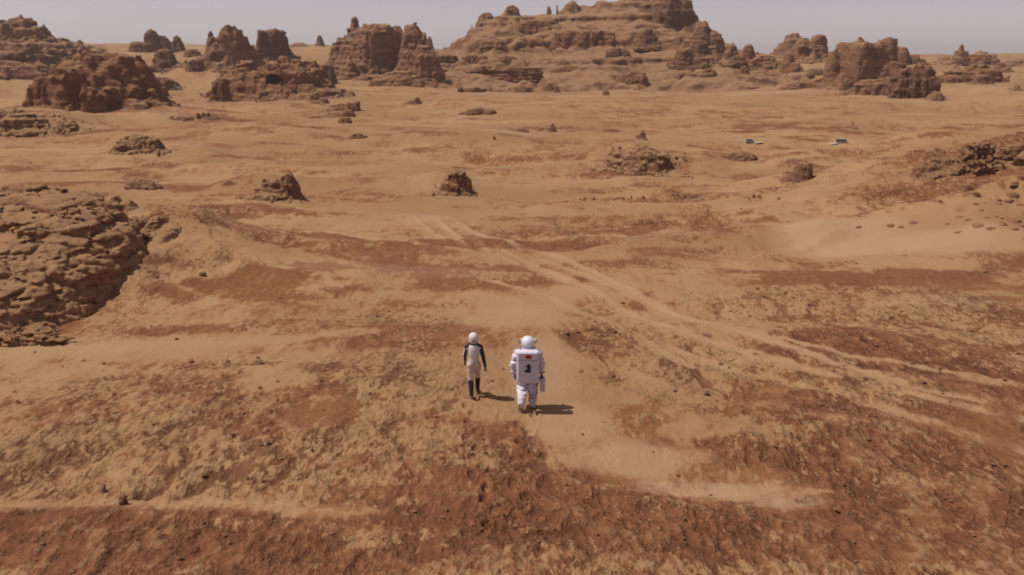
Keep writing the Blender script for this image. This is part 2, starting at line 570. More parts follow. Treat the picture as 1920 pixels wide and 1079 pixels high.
ROUGHS = [(1700, 720, 330, 110, 1), (1650, 900, 380, 130, 1), (1150, 990, 420, 80, 1), (300, 850, 420, 130, .85),
          (300, 1020, 520, 60, 1), (740, 720, 200, 80, .7), (700, 860, 240, 70, .75), (1330, 700, 240, 70, .75),
          (1120, 640, 100, 40, .8), (950, 860, 160, 60, .7), (250, 740, 260, 70, .7), (1850, 620, 180, 70, .8),
          (1000, 450, 260, 30, .5), (600, 460, 260, 32, .5), (1500, 600, 260, 50, .6), (1350, 640, 180, 40, .5),
          (330, 470, 60, 70, .75), (300, 560, 110, 60, .6), (1860, 400, 150, 66, 1), (330, 450, 90, 60, .9), (1700, 425, 110, 12, .6), (900, 520, 240, 25, .35),
          (1300, 380, 280, 9, .7), (1270, 430, 180, 26, .6), (200, 340, 110, 14, .5), (880, 300, 320, 26, .35),
          (700, 610, 180, 35, .6), (1290, 800, 140, 50, .6), (160, 640, 90, 30, .4)]
SMOOTHS = [(1010, 690, 60, 60, 1), (1060, 800, 80, 42, 1), (1180, 860, 110, 32, 1), (1400, 912, 130, 16, 1), (960, 590, 80, 28, .8),
           (1480, 945, 60, 16, .9), (250, 660, 300, 22, .9), (120, 700, 150, 16, .8), (300, 950, 330, 9, .5), (600, 962, 110, 12, .8),
           (1330, 815, 120, 16, .8), (1620, 470, 250, 26, 1), (900, 500, 120, 14, .6), (590, 800, 60, 30, .8), (470, 550, 110, 22, 1),
           (1380, 885, 90, 18, .8), (500, 720, 60, 30, .7), (860, 390, 400, 9, .8)]
PALES = [(1560, 464, 120, 17, .55), (1700, 482, 190, 11, .60), (1850, 490, 140, 10, .5), (1020, 700, 60, 60, .35), (1070, 800, 80, 40, .4), (1180, 862, 110, 28, .5), (1340, 905, 140, 15, .65), (1460, 935, 80, 13, .6), (960, 600, 90, 24, .35), (300, 955, 330, 8, .15), (700, 520, 200, 10, .25), (1750, 700, 0, 0, 0),
         (780, 256, 50, 1.6, .55), (700, 256, 40, 1.4, .35), (960, 262, 70, 1.5, .45), (820, 309, 150, 2.0, .55), (980, 314, 110, 1.4, .35),
         (620, 313, 30, 3, .4), (790, 405, 60, 7, .5), (1400, 918, 110, 9, .3), (150, 655, 160, 14, .3), (1760, 575, 130, 8, .3),
         (1180, 455, 160, 2.5, .4), (240, 290, 220, 2.4, .35), (1100, 340, 160, 3, .3), (1500, 330, 120, 3, .3), (340, 146, 60, 5, .4),
         (280, 232, 50, 5, .35), (1760, 172, 130, 4, .35), (1000, 152, 90, 2.5, .35), (1430, 182, 120, 4, .3), (380, 210, 200, 4, .35)]
TRACKS = [([(800, 402), (840, 432), (905, 470), (1000, 512), (1090, 545), (1170, 582), (1260, 628), (1370, 668), (1480, 700), (1600, 735), (1760, 762), (1930, 800)], .17, .75),
          ([(830, 402), (880, 432), (960, 462), (1060, 502), (1160, 545), (1250, 582), (1340, 622), (1450, 662), (1560, 700), (1700, 738), (1930, 778)], .17, .75),
          ([(1010, 500), (1120, 536), (1240, 580), (1340, 615), (1440, 650), (1600, 690), (1930, 740)], .12, .5),
    ([(1250, 660), (1370, 705), (1500, 735), (1640, 775), (1780, 812), (1930, 850)], .16, .5),
    ([(1400, 690), (1550, 716), (1700, 726), (1930, 738)], .2, .45),
    ([(770, 402), (800, 428), (860, 462), (930, 492), (1010, 520), (1120, 560)], .14, .5),
    ([(560, 402), (700, 398), (850, 398), (1000, 392)], .3, .35),
    ([(900, 530), (1010, 556), (1110, 590), (1190, 640), (1300, 700)], .12, .45),
          ([(600, 430), (720, 450), (830, 478), (950, 500)], .2, .4),
          ([(0, 676), (160, 668), (330, 655), (520, 640), (700, 628)], .3, .25),
          ([(1180, 700), (1290, 750), (1400, 770), (1560, 800)], .2, .35)]


def world_ellipses(lst):
    out = []
    for (cx, cy, hw, hh, s) in lst:
        if s <= 0: continue
        x, y = flat(cx, cy)
        _, y0 = flat(cx, cy + hh); _, y1 = flat(cx, cy - hh)
        depth = y * CP + CAM_H * SP
        out.append((x, (y0 + y1) / 2, hw * depth / F, max((y1 - y0) / 2, .12), s))
    return out


def paint(x, y, lst, soft=0.45, wob=0.55, seed=0):
    res = np.zeros(x.shape, np.float32)
    for i, (cx, cy, rx, ry, s) in enumerate(world_ellipses(lst)):
        m = np.nonzero((np.abs(x - cx) < rx * 1.9) & (np.abs(y - cy) < ry * 1.9))[0]
        if not len(m): continue
        xx, yy = x[m], y[m]
        r = np.sqrt(((xx - cx) / rx) ** 2 + ((yy - cy) / ry) ** 2)
        r = r + wob * fbm2(xx / (rx * .6), yy / (ry * .8), 4, seed=seed + i)
        res[m] = np.maximum(res[m], s * sst(1 + soft, 1 - soft, r))
    return res


def build_ground():
    A = np.concatenate([np.linspace(-41, 41, 1080), np.linspace(41, 319, 92)[1:-1]])
    A = np.radians(A).astype(np.float32)
    inv = np.linspace(0.70, 0.0185, 800)
    near = CAM_H / inv
    far = np.geomspace(near[-1], 3000, 40)[1:]
    Rr = np.concatenate([[0.6, 3, 6, 9, 11], near, far]).astype(np.float32)
    na, nr = len(A), len(Rr)
    aa, rr = np.meshgrid(A, Rr)
    x = (np.sin(aa) * rr).ravel(); y = (np.cos(aa) * rr).ravel()
    D = rr.ravel()
    z = gh(x, y)
    red = paint(x, y, REDS, .75, .8, 1)
    red = red * np.where(D > 26, .6 + .5 * sst(-.5, .4, fbm2(x / 2.6, y / 1.8, 4, seed=39)), 1)
    rough = paint(x, y, ROUGHS, .5, .4, 100)
    # beyond the frame the plain goes on the same way
    out = ((np.abs(x) > y * .62) | (y < 12)).astype(np.float32)
    g = fbm2(x / 7, y / 4, 3, seed=31)
    red = np.maximum(red, out * np.clip(g * 1.2, 0, .8)); rough = np.maximum(rough, out * np.clip(.5 + g, 0, 1))
    g2 = fbm2(x / 3.2, y / 2.0, 4, seed=33)
    rough = np.maximum(rough, .55 * sst(.05, .5, g2))
    red = np.maximum(red, .40 * sst(.25, .8, g2 + .4 * g))
    band = sst(.0, .7, fbm2(x / 15, y / 4.5, 4, seed=36) + .25 * g) * sst(20, 30, D) * sst(260, 90, D)
    wisp = sst(-.35, .55, fbm2(x / 4.5, y / 2.2, 4, seed=38))
    edge = np.exp(-(fbm2(x / 13, y / 5.5, 3, seed=14) / .13) ** 2) * sst(24, 34, D) * sst(130, 80, D) * (.3 + .7 * wisp)
    edge2 = np.exp(-(fbm2(x / 34, y / 13, 3, seed=4) / .09) ** 2) * sst(36, 60, D) * sst(260, 120, D) * (.3 + .7 * wisp)
    red = np.maximum(red, .62 * np.maximum(edge, edge2)); rough = np.maximum(rough, .8 * np.maximum(edge, edge2))
    red = np.maximum(red, .66 * band * (.35 + wisp))
    rough = np.maximum(rough, .45 * band * wisp)
    near = sst(24, 14, D + 3 * fbm2(x / 4, y / 4, 2, seed=37))
    red = np.clip(red + .30 * near, 0, 1); rough = np.maximum(rough, .75 * near)
    smooth = paint(x, y, SMOOTHS, .4, .3, 200)
    rough = rough * (1 - smooth)
    red = red * (1 - .6 * smooth * (D < 60))
    red = np.maximum(red, paint(x, y, [r for r in REDS if r[:2] in ((470, 548), (590, 800), (1400, 885))], .35, .5, 1) * .8)
    pale = paint(x, y, PALES, .4, .25, 300)
    for (pl, w, s) in TRACKS:
        pts = [flat(*p) for p in pl]
        xs = [p[0] for p in pts]; ys = [p[1] for p in pts]
        m = np.nonzero((x > min(xs) - 1) & (x < max(xs) + 1) & (y > min(ys) - 1) & (y < max(ys) + 1))[0]
        xx, yy = x[m], y[m]
        wx = xx + .06 * fbm2(xx / 1.5, yy / 1.5, 3, seed=41); wy = yy + .06 * fbm2(xx / 1.5, yy / 1.5, 3, seed=42)
        d, t, sd = seg_dist(wx, wy, pts)
        broken = .62 + .75 * fbm2(xx / 1.7, yy / 1.7, 4, seed=43)
        k = s * .9 * np.clip(broken, .08, 1) * sst(w * 2.6, w * .2, d)
        pale[m] = np.maximum(pale[m], k * .8)
        rough[m] *= 1 - .7 * np.clip(broken * 1.6, 0, 1) * sst(w * 2, w * .8, d); red[m] *= 1 - .8 * np.clip(broken * 1.6, 0, 1) * sst(w * 2.1, w * .5, d)
        z[m] += -.030 * s * sst(w * 1.3, w * .3, d) + .022 * s * np.exp(-((d - w * 1.5) / (w * .4)) ** 2)
    # the eroded bank at the right and the shoulder beside the big outcrop: gullied, lumpy ground
    for (bx_, by_, brx, bry, ba) in ((flat(1850, 400)[0], flat(1850, 400)[1] - 1, 9.5, 7.5, .34), (flat(330, 450)[0], flat(330, 450)[1] - 1, 3.4, 4.5, .20), (flat(560, 470)[0], flat(560, 470)[1], 7, 3, .16), (flat(1250, 435)[0], flat(1250, 435)[1], 8, 3.5, .18)):
        m = np.nonzero((np.abs(x - bx_) < brx * 1.5) & (np.abs(y - by_) < bry * 1.5))[0]
        xx, yy = x[m], y[m]
        e = np.sqrt(((xx - bx_) / brx) ** 2 + ((yy - by_) / bry) ** 2) + .25 * fbm2(xx / 3, yy / 3, 3, seed=81)
        gl = 1 - np.abs(fbm2(xx / 1.9 + .5 * yy / 2.4, yy / 2.6, 4, seed=82)) * 3.0
        lump = fbm2(xx / 1.1, yy / 1.2, 4, seed=83)
        f = sst(1.25, .6, e)
        z[m] += ba * f * (.55 * lump - .75 * np.clip(gl, 0, 1))
        red[m] = np.maximum(red[m], f * np.clip(gl, 0, 1) * .75)
    # boot prints leading up to the two walkers
    for (fx, fy, gap, hw, n_) in ((flat(884, 748)[0], flat(884, 748)[1], .62, .09, 15), (flat(986, 770)[0], flat(986, 770)[1], .68, .15, 12)):
        for i_ in range(1, n_):
            sx_ = hw * (1 if i_ % 2 else -1) + .05 * math.sin(i_ * 1.7)
            px_, py_ = fx + sx_ + .012 * i_ * i_ * (.3 if hw < .1 else -.25), fy - gap * i_ * .72
            m = np.nonzero((np.abs(x - px_) < .4) & (np.abs(y - py_) < .5))[0]
            e = np.sqrt(((x[m] - px_) / (.07 + hw * .25)) ** 2 + ((y[m] - py_) / (.15 + hw * .25)) ** 2)
            z[m] += -.065 * sst(1.15, .7, e) + .026 * np.exp(-((e - 1.35) / .22) ** 2)
    # hollows eaten out beside the plates on the dune
    for (a_, b_, w_) in PL:
        hx, hy = flat(a_ + 4, b_ + 3); ww = w_ * .028 * .55
        hy -= 2.0; hx *= (hy / (hy + 2.0))
        m = np.nonzero((np.abs(x - hx) < 3) & (np.abs(y - hy) < 3))[0]
        e = np.sqrt(((x[m] - hx) / ww) ** 2 + ((y[m] - hy) / (ww * .9)) ** 2) + .35 * fbm2(x[m] * 1.6, y[m] * 1.6, 2, seed=77)
        z[m] -= .22 * sst(1.2, .5, e)
    # broken crust: lumps a hand to an arm long, real relief where the sheet is fine enough
    crust = np.zeros(x.shape, np.float32)
    for lam, amp, lim, sd in ((1.6, .035, 260, 50), (.75, .030, 90, 51), (.34, .036, 42, 52), (.17, .026, 30, 53), (.10, .010, 20, 54)):
        m = np.nonzero(D < lim)[0]
        xx, yy = x[m], y[m]
        n = fbm2(xx / lam + .35 * fbm2(xx / lam, yy / lam, 1, seed=61), yy / (lam * 1.7), 2, seed=sd)
        n = 1 - np.abs(n) * 2.2 if lam > .3 else np.tanh(3 * n)
        fade = sst(lim, lim * .55, D[m])
        crust[m] += n * amp * fade
    cr = crust / .12
    z = z + crust * (0.10 + 0.62 * rough)
    # cracks and little scarps across the rough parts
    m = np.nonzero(D < 75)[0]
    xx, yy = x[m], y[m]
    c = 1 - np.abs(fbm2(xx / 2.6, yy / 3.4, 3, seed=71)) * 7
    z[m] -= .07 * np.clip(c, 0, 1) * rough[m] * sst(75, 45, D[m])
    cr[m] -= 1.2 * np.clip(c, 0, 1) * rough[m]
    i = np.arange(nr - 1)[:, None] * na; j = np.arange(na)[None, :]; j1 = (j + 1) % na
    q = np.stack([i + j, i + j1, i + na + j1, i + na + j], -1).reshape(-1, 4)[:, ::-1]
    co = np.stack([x, y, z], 1)
    # close the middle
    co = np.vstack([co, [[0, 0, float(gh(np.float32([0]), np.float32([0]))[0])]]])
    me = np_mesh('ground', co, q)
    for nm, v in (('red', red), ('rough', rough), ('pale', pale), ('crust', cr)):
        a = me.attributes.new(nm, 'FLOAT', 'POINT')
        a.data.foreach_set('value', np.append(v, 0).astype(np.float32))
    o = add_obj('ground', me, M_GROUND)
    tag(o, kind='structure', label='sandy tan and rust red desert plain with broken crust and faint wheel tracks')
    return x, y, z, rough, red


gx, gy, gz, grough, gred = build_ground()

# ------------------------------------------------------------------ rocks
ROCK_N = [0]


def rock(name, label, prims, mat=None, skirt=None, profile=None, group=None, kind=None, strata=.06, rough=.08, flute=.05, terr=None, vox=1.15, cat='rock',
         plates=0.0, cuts=(), save=False, blocky=.085, maxv=2.6e6, warp=.16):
    """prims: (px, top, width px, base px, depth ratio, power, squareness, turn deg); top as ('h', m) is a height above ground"""
    ROCK_N[0] += 1
    seed = ROCK_N[0] * 1.37
    P = []
    if skirt is None: skirt = .46 if cat == 'butte' else (.20 if name in ('boulder', 'rock_mound', 'rock_outcrop', 'cliff') and cat == 'rock' else 0.0)
    for pr in prims:
        pr = tuple(pr) + (None,) * (9 - len(pr))
        px, top, w, by, ratio, pw, sq, rot, tilt = pr
        ratio = ratio or .8; pw = pw or 2.5; sq = sq or 2.3; rot = math.radians(rot or 0)
        X0, Y0, Z0 = hit(px, by)
        depth = Y0 * CP + (CAM_H - Z0) * SP
        rx = w / 2 * depth / F; ry = rx * ratio
        Yc = Y0 + ry * .9; X = X0 * Yc / Y0
        zb = float(sf(np.float32([X]), np.float32([Yc]))[0])
        zt = zb + top[1] if isinstance(top, tuple) else z_on(Yc, top)
        zt = max(zt, zb + .12 * rx)
        P.append((X, Yc, rx, ry, zb - .12 * (zt - zb) - .05 * rx, zt, pw, sq, rot, tilt))
    depth0 = min(p[1] - p[3] for p in P)
    ox, oy = P[0][0], P[0][1]
    oz = float(sf(np.float32([ox]), np.float32([oy]))[0])
    x0 = min(p[0] - max(p[2], p[3] * .7) * (1.25 + 1.4 * skirt) for p in P); x1 = max(p[0] + max(p[2], p[3] * .7) * (1.25 + 1.4 * skirt) for p in P)
    y0 = min(p[1] - max(p[3], p[2] * .5) * (1.25 + 1.4 * skirt) for p in P); y1 = max(p[1] + max(p[3], p[2] * .5) * (1.25 + 1.4 * skirt) for p in P)
    if profile: y0, y1 = profile[1] - profile[2] * 1.15, profile[1] + profile[3] * 1.1
    zt = max(p[5] for p in P)
    size = zt - min(p[4] for p in P)
    cx = np.linspace(x0, x1, 12, dtype=np.float32); cy = np.linspace(y0, y1, 12, dtype=np.float32)
    gmin = float(sf(*[a.ravel() for a in np.meshgrid(cx, cy)]).min()) - .15 * size - .05
    h = max(depth0 * math.hypot(1, .05) / 887 * vox, .02)
    ztop = zt + .18 * size + 2 * h
    while (x1 - x0) * (y1 - y0) * (ztop - gmin) / h ** 3 > maxv: h *= 1.08
    xs = np.arange(x0 - 2 * h, x1 + 2 * h, h, dtype=np.float32); ys = np.arange(y0 - 2 * h, y1 + 2 * h, h, dtype=np.float32)
    zs = np.arange(gmin - 2 * h, ztop, h, dtype=np.float32)
    X, Y = np.meshgrid(xs, ys, indexing='ij')
    wid = max(np.median([p[2] for p in P]), .3)
    L = wid * .9
    WX = X + warp * wid * fbm2(X / L, Y / L, 3, seed=seed); WY = Y + warp * wid * fbm2(X / L, Y / L, 3, seed=seed + 5)
    fl = flute * wid
    WX = WX + fl * fbm2(X / (L * .22), Y / (L * .22), 2, seed=seed + 9); WY = WY + fl * fbm2(X / (L * .22), Y / (L * .22), 2, seed=seed + 12)
    H = np.full(X.shape, gmin - 3 * size, np.float32)
    for (px_, py_, rx, ry, zb, zt_, pw, sq, rot, tilt) in P:
        c, s = math.cos(rot), math.sin(rot)
        dx = WX - px_; dy = WY - py_
        u = (dx * c + dy * s) / rx; v = (-dx * s + dy * c) / ry
        r = (np.abs(u) ** sq + np.abs(v) ** sq) ** (1 / sq)
        g = 1 - np.power(r, pw)
        Hp = zb + (zt_ - zb) * np.maximum(g, -2.5)
        if tilt:
            # a bed that climbs away from its broken front edge
            k_ = np.clip(.5 + .5 * v, 0, 1)
            Hp = zb + (zt_ - zb) * np.maximum(g, -2.5) * (tilt + (1 - tilt) * sst(0, 1, k_) ) * (1 - .28 * u * u)
        H = np.maximum(H, Hp)
    if skirt:
        # scree and blown sand banked against the foot
        GL = sf(X.ravel(), Y.ravel()).reshape(X.shape)
        for (px_, py_, rx, ry, zb, zt_, pw, sq, rot, tilt) in P:
            c, s = math.cos(rot), math.sin(rot)
            dx = X + .25 * (WX - X) - px_; dy = Y + .25 * (WY - Y) - py_
            u = (dx * c + dy * s) / rx; v = (-dx * s + dy * c) / ry
            r = np.sqrt(u * u + v * v)
            H = np.maximum(H, GL + (zt_ - zb) * (skirt * 1.5 * np.exp(-np.maximum(r - .75, 0) * 2.6) - .09))
    if profile:
        pts, ry_, wf, wb = profile
        PX = np.array([q[0] for q in pts], np.float32); PY = np.array([q[1] for q in pts], np.float32)
        pxm = X / ry_ * CP * F * (1 + .0) / (1) + 960          # bearing of the column, seen along the ridge
        pxm = 960 + X / (ry_ * CP - (14 - CAM_H) * SP) * F
        top = z_on(ry_, 0) + (z_on(ry_, 100) - z_on(ry_, 0)) / 100 * np.interp(pxm + 10 * fbm2(X / 9, Y / 9, 2, seed=3), PX, PY)
        g0 = gh(X.ravel(), Y.ravel()).reshape(X.shape)
        yy = Y + 7 * fbm2(X / 22, Y / 22, 3, seed=8)
        t = np.where(yy < ry_, (ry_ - yy) / wf, (yy - ry_) / wb)
        g = 1 - np.clip(t, 0, 1.4)
        g = np.sign(g) * np.abs(g) ** 1.15
        H = g0 - .5 + np.maximum(top - g0 + .5, 0) * g + 1.1 * fbm2(X / 16, Y / 10, 4, seed=14) * sst(-.1, .3, g)
    H = H + .05 * size * fbm2(X / (L * .5), Y / (L * .5), 3, seed=seed + 20) * (H > gmin)
    if terr:
        st, k = terr
        tt = H / st + .7 * fbm2(X / (L * .8), Y / (L * .8), 3, seed=seed + 25)
        fr = tt - np.floor(tt)
        H = H + k * st * (sst(.30, .70, fr) - fr)
    ex = np.minimum(np.arange(len(xs)), np.arange(len(xs))[::-1])[:, None] / len(xs); ey = np.minimum(np.arange(len(ys)), np.arange(len(ys))[::-1])[None, :] / len(ys)
    ee = np.minimum(ex, ey) + .02 * fbm2(X / (L * .3), Y / (L * .3), 2, seed=seed + 30)
    H = H - (1 - sst(.02, .10, ee)) * size * .9
    if save: SURF.append((float(xs[0]), float(ys[0]), h, H.copy()))
    gxx, gyy = np.gradient(H, h)
    sl = np.sqrt(1 + np.minimum(gxx ** 2 + gyy ** 2, 60))
    Fv = (zs[None, None, :] - H[:, :, None]) / sl[:, :, None]
    ds = min(size, wid * 1.2)
    amp = (strata * .8 + rough * 2.0 + .05) * ds + plates * 1.3 + h * 2
    idx = np.nonzero(np.abs(Fv) < amp)
    p = np.stack([xs[idx[0]], ys[idx[1]], zs[idx[2]]], 1)
    d = Fv[idx]
    zz = p[:, 2] + .10 * ds * n3(p / np.float32(L * 1.1) + 2)
    lay = ds * .14
    s1 = n3(np.stack([p[:, 0] / (L * 2), p[:, 1] / (L * 2), zz / lay], 1) + seed)
    s2 = n3(np.stack([p[:, 0] / (L * 1.2), p[:, 1] / (L * 1.2), zz / (lay * .42)], 1) + seed + 11)
    d = d - strata * ds * (np.tanh(3 * s1) + .55 * np.tanh(3 * s2)) * .42
    d = d - rough * ds * (fbm3(p / np.float32(ds * .38), 4, .6, seed) + .32 * (1 - 2.4 * np.abs(fbm3(p / np.float32(ds * .17), 3, .55, seed + 40))))
    cr = np.clip(1 - np.abs(fbm3(p * np.float32([1, 1, .5]) / np.float32(ds * .5), 2, .5, seed + 3)) * 6, 0, 1)
    d = d + rough * ds * .55 * cr
    wob = .30 * np.stack([n3(p / np.float32(ds * .3) + 5), n3(p / np.float32(ds * .3) + 15), n3(p / np.float32(ds * .3) + 25)], 1)
    if plates:
        # bedded sandstone: two sizes of flat blocks with open joints
        for sz, am in ((plates * 4.2, .50), (plates * 1.7, .24)):
            f1, f2, cid = worley8(p * np.float32([1, 1, 2.8]) / np.float32(sz) + wob)
            d = d - plates * am * cid + plates * am * 1.3 * np.clip(1 - (f2 - f1) * 5, 0, 1)
    elif ds > .5:
        cell = ds * .30
        f1, f2, cid = worley8(p * np.float32([1, 1, .75]) / np.float32(cell) + wob + np.float32(seed))
        d = d - blocky * cell * cid + blocky * .9 * cell * np.clip(1 - (f2 - f1) * 5, 0, 1)
    for (qx, qy, qw, qh, front) in cuts:
        # hollow eaten out of the face
        Xh, Yh, Zh = hit(qx, front)
        dep = Yh; rxx = qw / 2 * dep / F; rz = qh / 2 * dep / F
        zc = z_on(Yh + rxx * .3, qy)
        xc = Xh
        e = np.sqrt(((p[:, 0] - xc) / rxx) ** 2 + ((p[:, 1] - Yh) / (rxx * 1.1)) ** 2 + ((p[:, 2] - zc) / rz) ** 2)
        d = np.maximum(d, (1 - e) * min(rxx, rz) * .8)
    Fv[idx] = d
    big = np.float32(h)
    Fv[0] = big; Fv[-1] = big; Fv[:, 0] = big; Fv[:, -1] = big; Fv[:, :, 0] = big; Fv[:, :, -1] = big
    V, Q = surface_nets(Fv, (xs[0], ys[0], zs[0]), h)
    # drop what lies well under the ground
    under = V[:, 2] < sf(V[:, 0], V[:, 1]) - (.06 * size + 2.5 * h + .1)
    keep = ~under[Q].all(1)
    Q = Q[keep]
    # drop crumbs that came loose from the body
    lab = np.arange(len(V))
    E = np.concatenate([Q[:, [0, 1]], Q[:, [1, 2]], Q[:, [2, 3]]])
    for _ in range(200):
        m = np.minimum(lab[E[:, 0]], lab[E[:, 1]])
        new = lab.copy()
        np.minimum.at(new, E[:, 0], m); np.minimum.at(new, E[:, 1], m)
        new = new[new]; new = new[new]
        if (new == lab).all(): break
        lab = new
    cnt = np.bincount(lab[Q[:, 0]], minlength=len(V))
    Q = Q[cnt[lab[Q[:, 0]]] >= cnt.max() * (1.0 if name in ('rock_ledge', 'rock_shelf', 'rock_slab', 'rock_outcrop') else .12)]
    used = np.zeros(len(V), bool); used[Q.ravel()] = True
    rem = np.cumsum(used) - 1
    V = V[used]; Q = rem[Q]
    V = V - np.array([ox, oy, oz], np.float32)
    me = np_mesh(name, V, Q)
    o = add_obj(name, me, mat or M_BUTTE, loc=(ox, oy, oz))
    tag(o, label, None if kind == 'structure' else cat, group, kind)
    ROCK_STATS.append((name, label[:40], len(Q) * 2, round(depth0, 1)))
    return o


ROCK_STATS = []
# ---- the high hill in the middle distance
rock('hill', 'broad stepped sandstone hill rising past the top of the picture', [(1115, 0, 620, 152, .6, 2)], M_HILL, kind='structure', strata=.06, rough=.045,
     terr=(2.1, .36), vox=1.0, maxv=9e6, warp=.14, save=True, skirt=0, blocky=.03,
     profile=([(690, 150), (760, 118), (826, 92), (860, 80), (888, 54), (905, 36), (935, 26), (962, 18), (985, 30), (1030, 24), (1075, 8), (1105, 15), (1135, 12), (1168, 3), (1270, 0),
               (1292, 16), (1303, 44), (1330, 58), (1350, 82), (1400, 96), (1450, 116), (1540, 134), (1600, 160)], 285, 78, 40))
rock('cliff', 'dark rounded cliff cap at the right end of the hill summit', [(1262, -6, 84, 50, .8, 5, 2.6, 20), (1240, 2, 100, 40, .6, 3, 2.4, 0)],
     M_BUTTE_DARK, cat='cliff', strata=.04, rough=.05)
rock('rock_dome', 'rounded tan knob on the left shoulder of the hill skyline', [(912, 24, 40, 48, .9, 3)], M_BUTTE, vox=1)
rock('rock_dome', 'small dome with darker top standing on the hill skyline left of its middle', [(962, 10, 34, 32, .9, 2.4)], M_BUTTE, vox=1)
rock('rock_spire', 'tiny dark spire on the hill skyline beside a pointed dome', [(1045, 3, 13, 24, 1, 1.8)], M_BUTTE_DARK, vox=.8)
rock('rock_dome', 'low lump just left of the tiny dark spire on the hill skyline', [(1030, 15, 22, 28, 1, 2.5)], M_BUTTE, vox=.9)
rock('rock_dome', 'pointed dome on the hill skyline right of the tiny dark spire', [(1072, 0, 46, 24, .9, 1.8)], M_BUTTE, vox=1)
rock('rock_spire', 'thin dark needle low on the left end of the hill skyline', [(885, 40, 9, 60, 1, 1.4)], M_BUTTE_DARK, vox=.8)
rock('boulder', 'lone dark cone boulder high on the right part of the hill face', [(1212, 52, 34, 86, .9, 2.2)], M_BUTTE_DARK, vox=.9)
rock('boulder', 'dark squat boulder below the tan hollow on the right of the hill', [(1283, 92, 46, 128, .8, 4), (1300, 100, 60, 124, .7, 2)], M_BUTTE_DARK, vox=.9)
rock('rock_stump', 'reddish flat topped stump at the foot of the hill', [(1178, 134, 62, 164, .7, 3.5), (1200, 138, 30, 164, .8, 4)], M_BUTTE_RED, vox=.9)
rock('rock_ledge', 'long red shelf with a shaded lip at the left foot of the hill', [(965, 124, 100, 152, .25, 3.5), (930, 120, 160, 148, .25, 2.5), (1000, 128, 36, 153, .6, 4)], M_BUTTE_RED, vox=.9, strata=.12)
rock('rock_ledge', 'dark ledge on the hill flank just above the long red shelf, left end', [(838, 103, 46, 114, .3, 4)], M_BUTTE_DARK, vox=.8, strata=.1)
rock('rock_ledge', 'broken dark ledge on the hill flank above the middle of the long red shelf', [(882, 103, 34, 114, .4, 4), (905, 105, 26, 113, .4, 3)], M_BUTTE_RED, vox=.8)
rock('rock_ledge', 'short ledge on the hill flank above the right end of the long red shelf', [(952, 104, 40, 114, .4, 3)], M_BUTTE_RED, vox=.8)
rock('rock_ledge', 'hooked ledge with a dark slot beneath it on the left of the hill', [(925, 76, 60, 96, .4, 4), (973, 70, 26, 92, .7, 3)], M_BUTTE_RED, vox=.8, strata=.1)
rock('rock_ledge', 'long fluted cliff band across the middle of the hill face', [(1085, 57, 110, 84, .3, 5), (1120, 58, 90, 88, .3, 5)], M_BUTTE_RED, vox=.8, flute=.08)
rock('rock_ledge', 'red cliff band high on the hill below the tiny dark spire', [(1010, 38, 100, 56, .3, 4)], M_BUTTE_RED, vox=.8)
rock('rock_ledge', 'crumbling dark outcrop in the centre of the lower hill face', [(1160, 90, 46, 106, .5, 3), (1195, 92, 40, 106, .5, 3)], M_BUTTE_DARK, vox=.8, rough=.12)
rock('rock_ledge', 'thin sloping ledge low on the hill between the shelf and the stump', [(1065, 122, 50, 131, .35, 2.5)], M_BUTTE_RED, vox=.8)
rock('rock_ledge', 'red block ledge on the lower right flank of the hill', [(1330, 130, 50, 150, .5, 3.5), (1290, 134, 60, 150, .5, 2.5)], M_BUTTE_RED, vox=.8)
rock('boulder', 'dark boulder on the right shoulder of the hill skyline', [(1313, 42, 50, 84, .8, 2.6), (1338, 58, 44, 92, .8, 2.4)], M_BUTTE, vox=.9)
rock('boulder', 'dark rugged knob on the hill slope just above the squat boulder', [(1310, 74, 40, 104, .8, 2.8)], M_BUTTE_DARK, vox=.9)
rock('boulder', 'brown boulder at the foot of the right hill shoulder', [(1370, 82, 40, 118, .9, 2.6)], M_BUTTE, vox=.9)
rock('boulder', 'dark flat boulder below the right hill shoulder', [(1382, 104, 48, 126, .6, 3)], M_BUTTE_DARK, vox=.9)
rock('boulder', 'small tan boulder in the gap right of the hill', [(1402, 84, 26, 112, .9, 3)], M_BUTTE, vox=.9)
rock('boulder', 'small reddish boulder on the slope between the hill and the towered ridge', [(1395, 124, 22, 146, .9, 2.6)], M_BUTTE_RED, vox=.9)

# ---- left skyline
rock('butte', 'rounded domed butte on the far left skyline', [
    (52, 25, 120, 112, .9, 1.6, 2.2, 0), (10, 54, 110, 112, .8, 1.8), (105, 68, 120, 108, .7, 1.5), (150, 84, 110, 104, .6, 1.5), (50, 64, 170, 118, .7, 3.5)],
    M_BUTTE, cat='butte', strata=.07, terr=(3, .5))
rock('boulder', 'small dark cone at the right foot of the domed butte', [(152, 74, 24, 97, .9, 2)], M_BUTTE_DARK, vox=.9)
rock('rock_shelf', 'dark overhanging slab under the domed butte at the left edge', [(18, 94, 80, 128, .6, 5), (75, 104, 60, 124, .5, 4)], M_BUTTE_DARK, strata=.1)
rock('rock_shelf', 'wide low shelf at the left edge below the dark overhanging slab', [(20, 116, 150, 150, .5, 2.6), (70, 118, 70, 142, .5, 2.2)], M_BUTTE_RED, strata=.1)
rock('butte', 'wide reddish mound butte with dark hollows on its right front', [
    (175, 103, 200, 206, .8, 3.0, 2.6, 0), (235, 104, 150, 202, .7, 3.4, 2.4, 15), (120, 128, 170, 208, .6, 2.2), (275, 128, 80, 186, .8, 3.5)],
    M_BUTTE_RED, cat='butte', strata=.05, terr=(2.5, .4), cuts=[(226, 128, 26, 36, 196), (180, 126, 22, 16, 202), (256, 165, 40, 30, 196)])
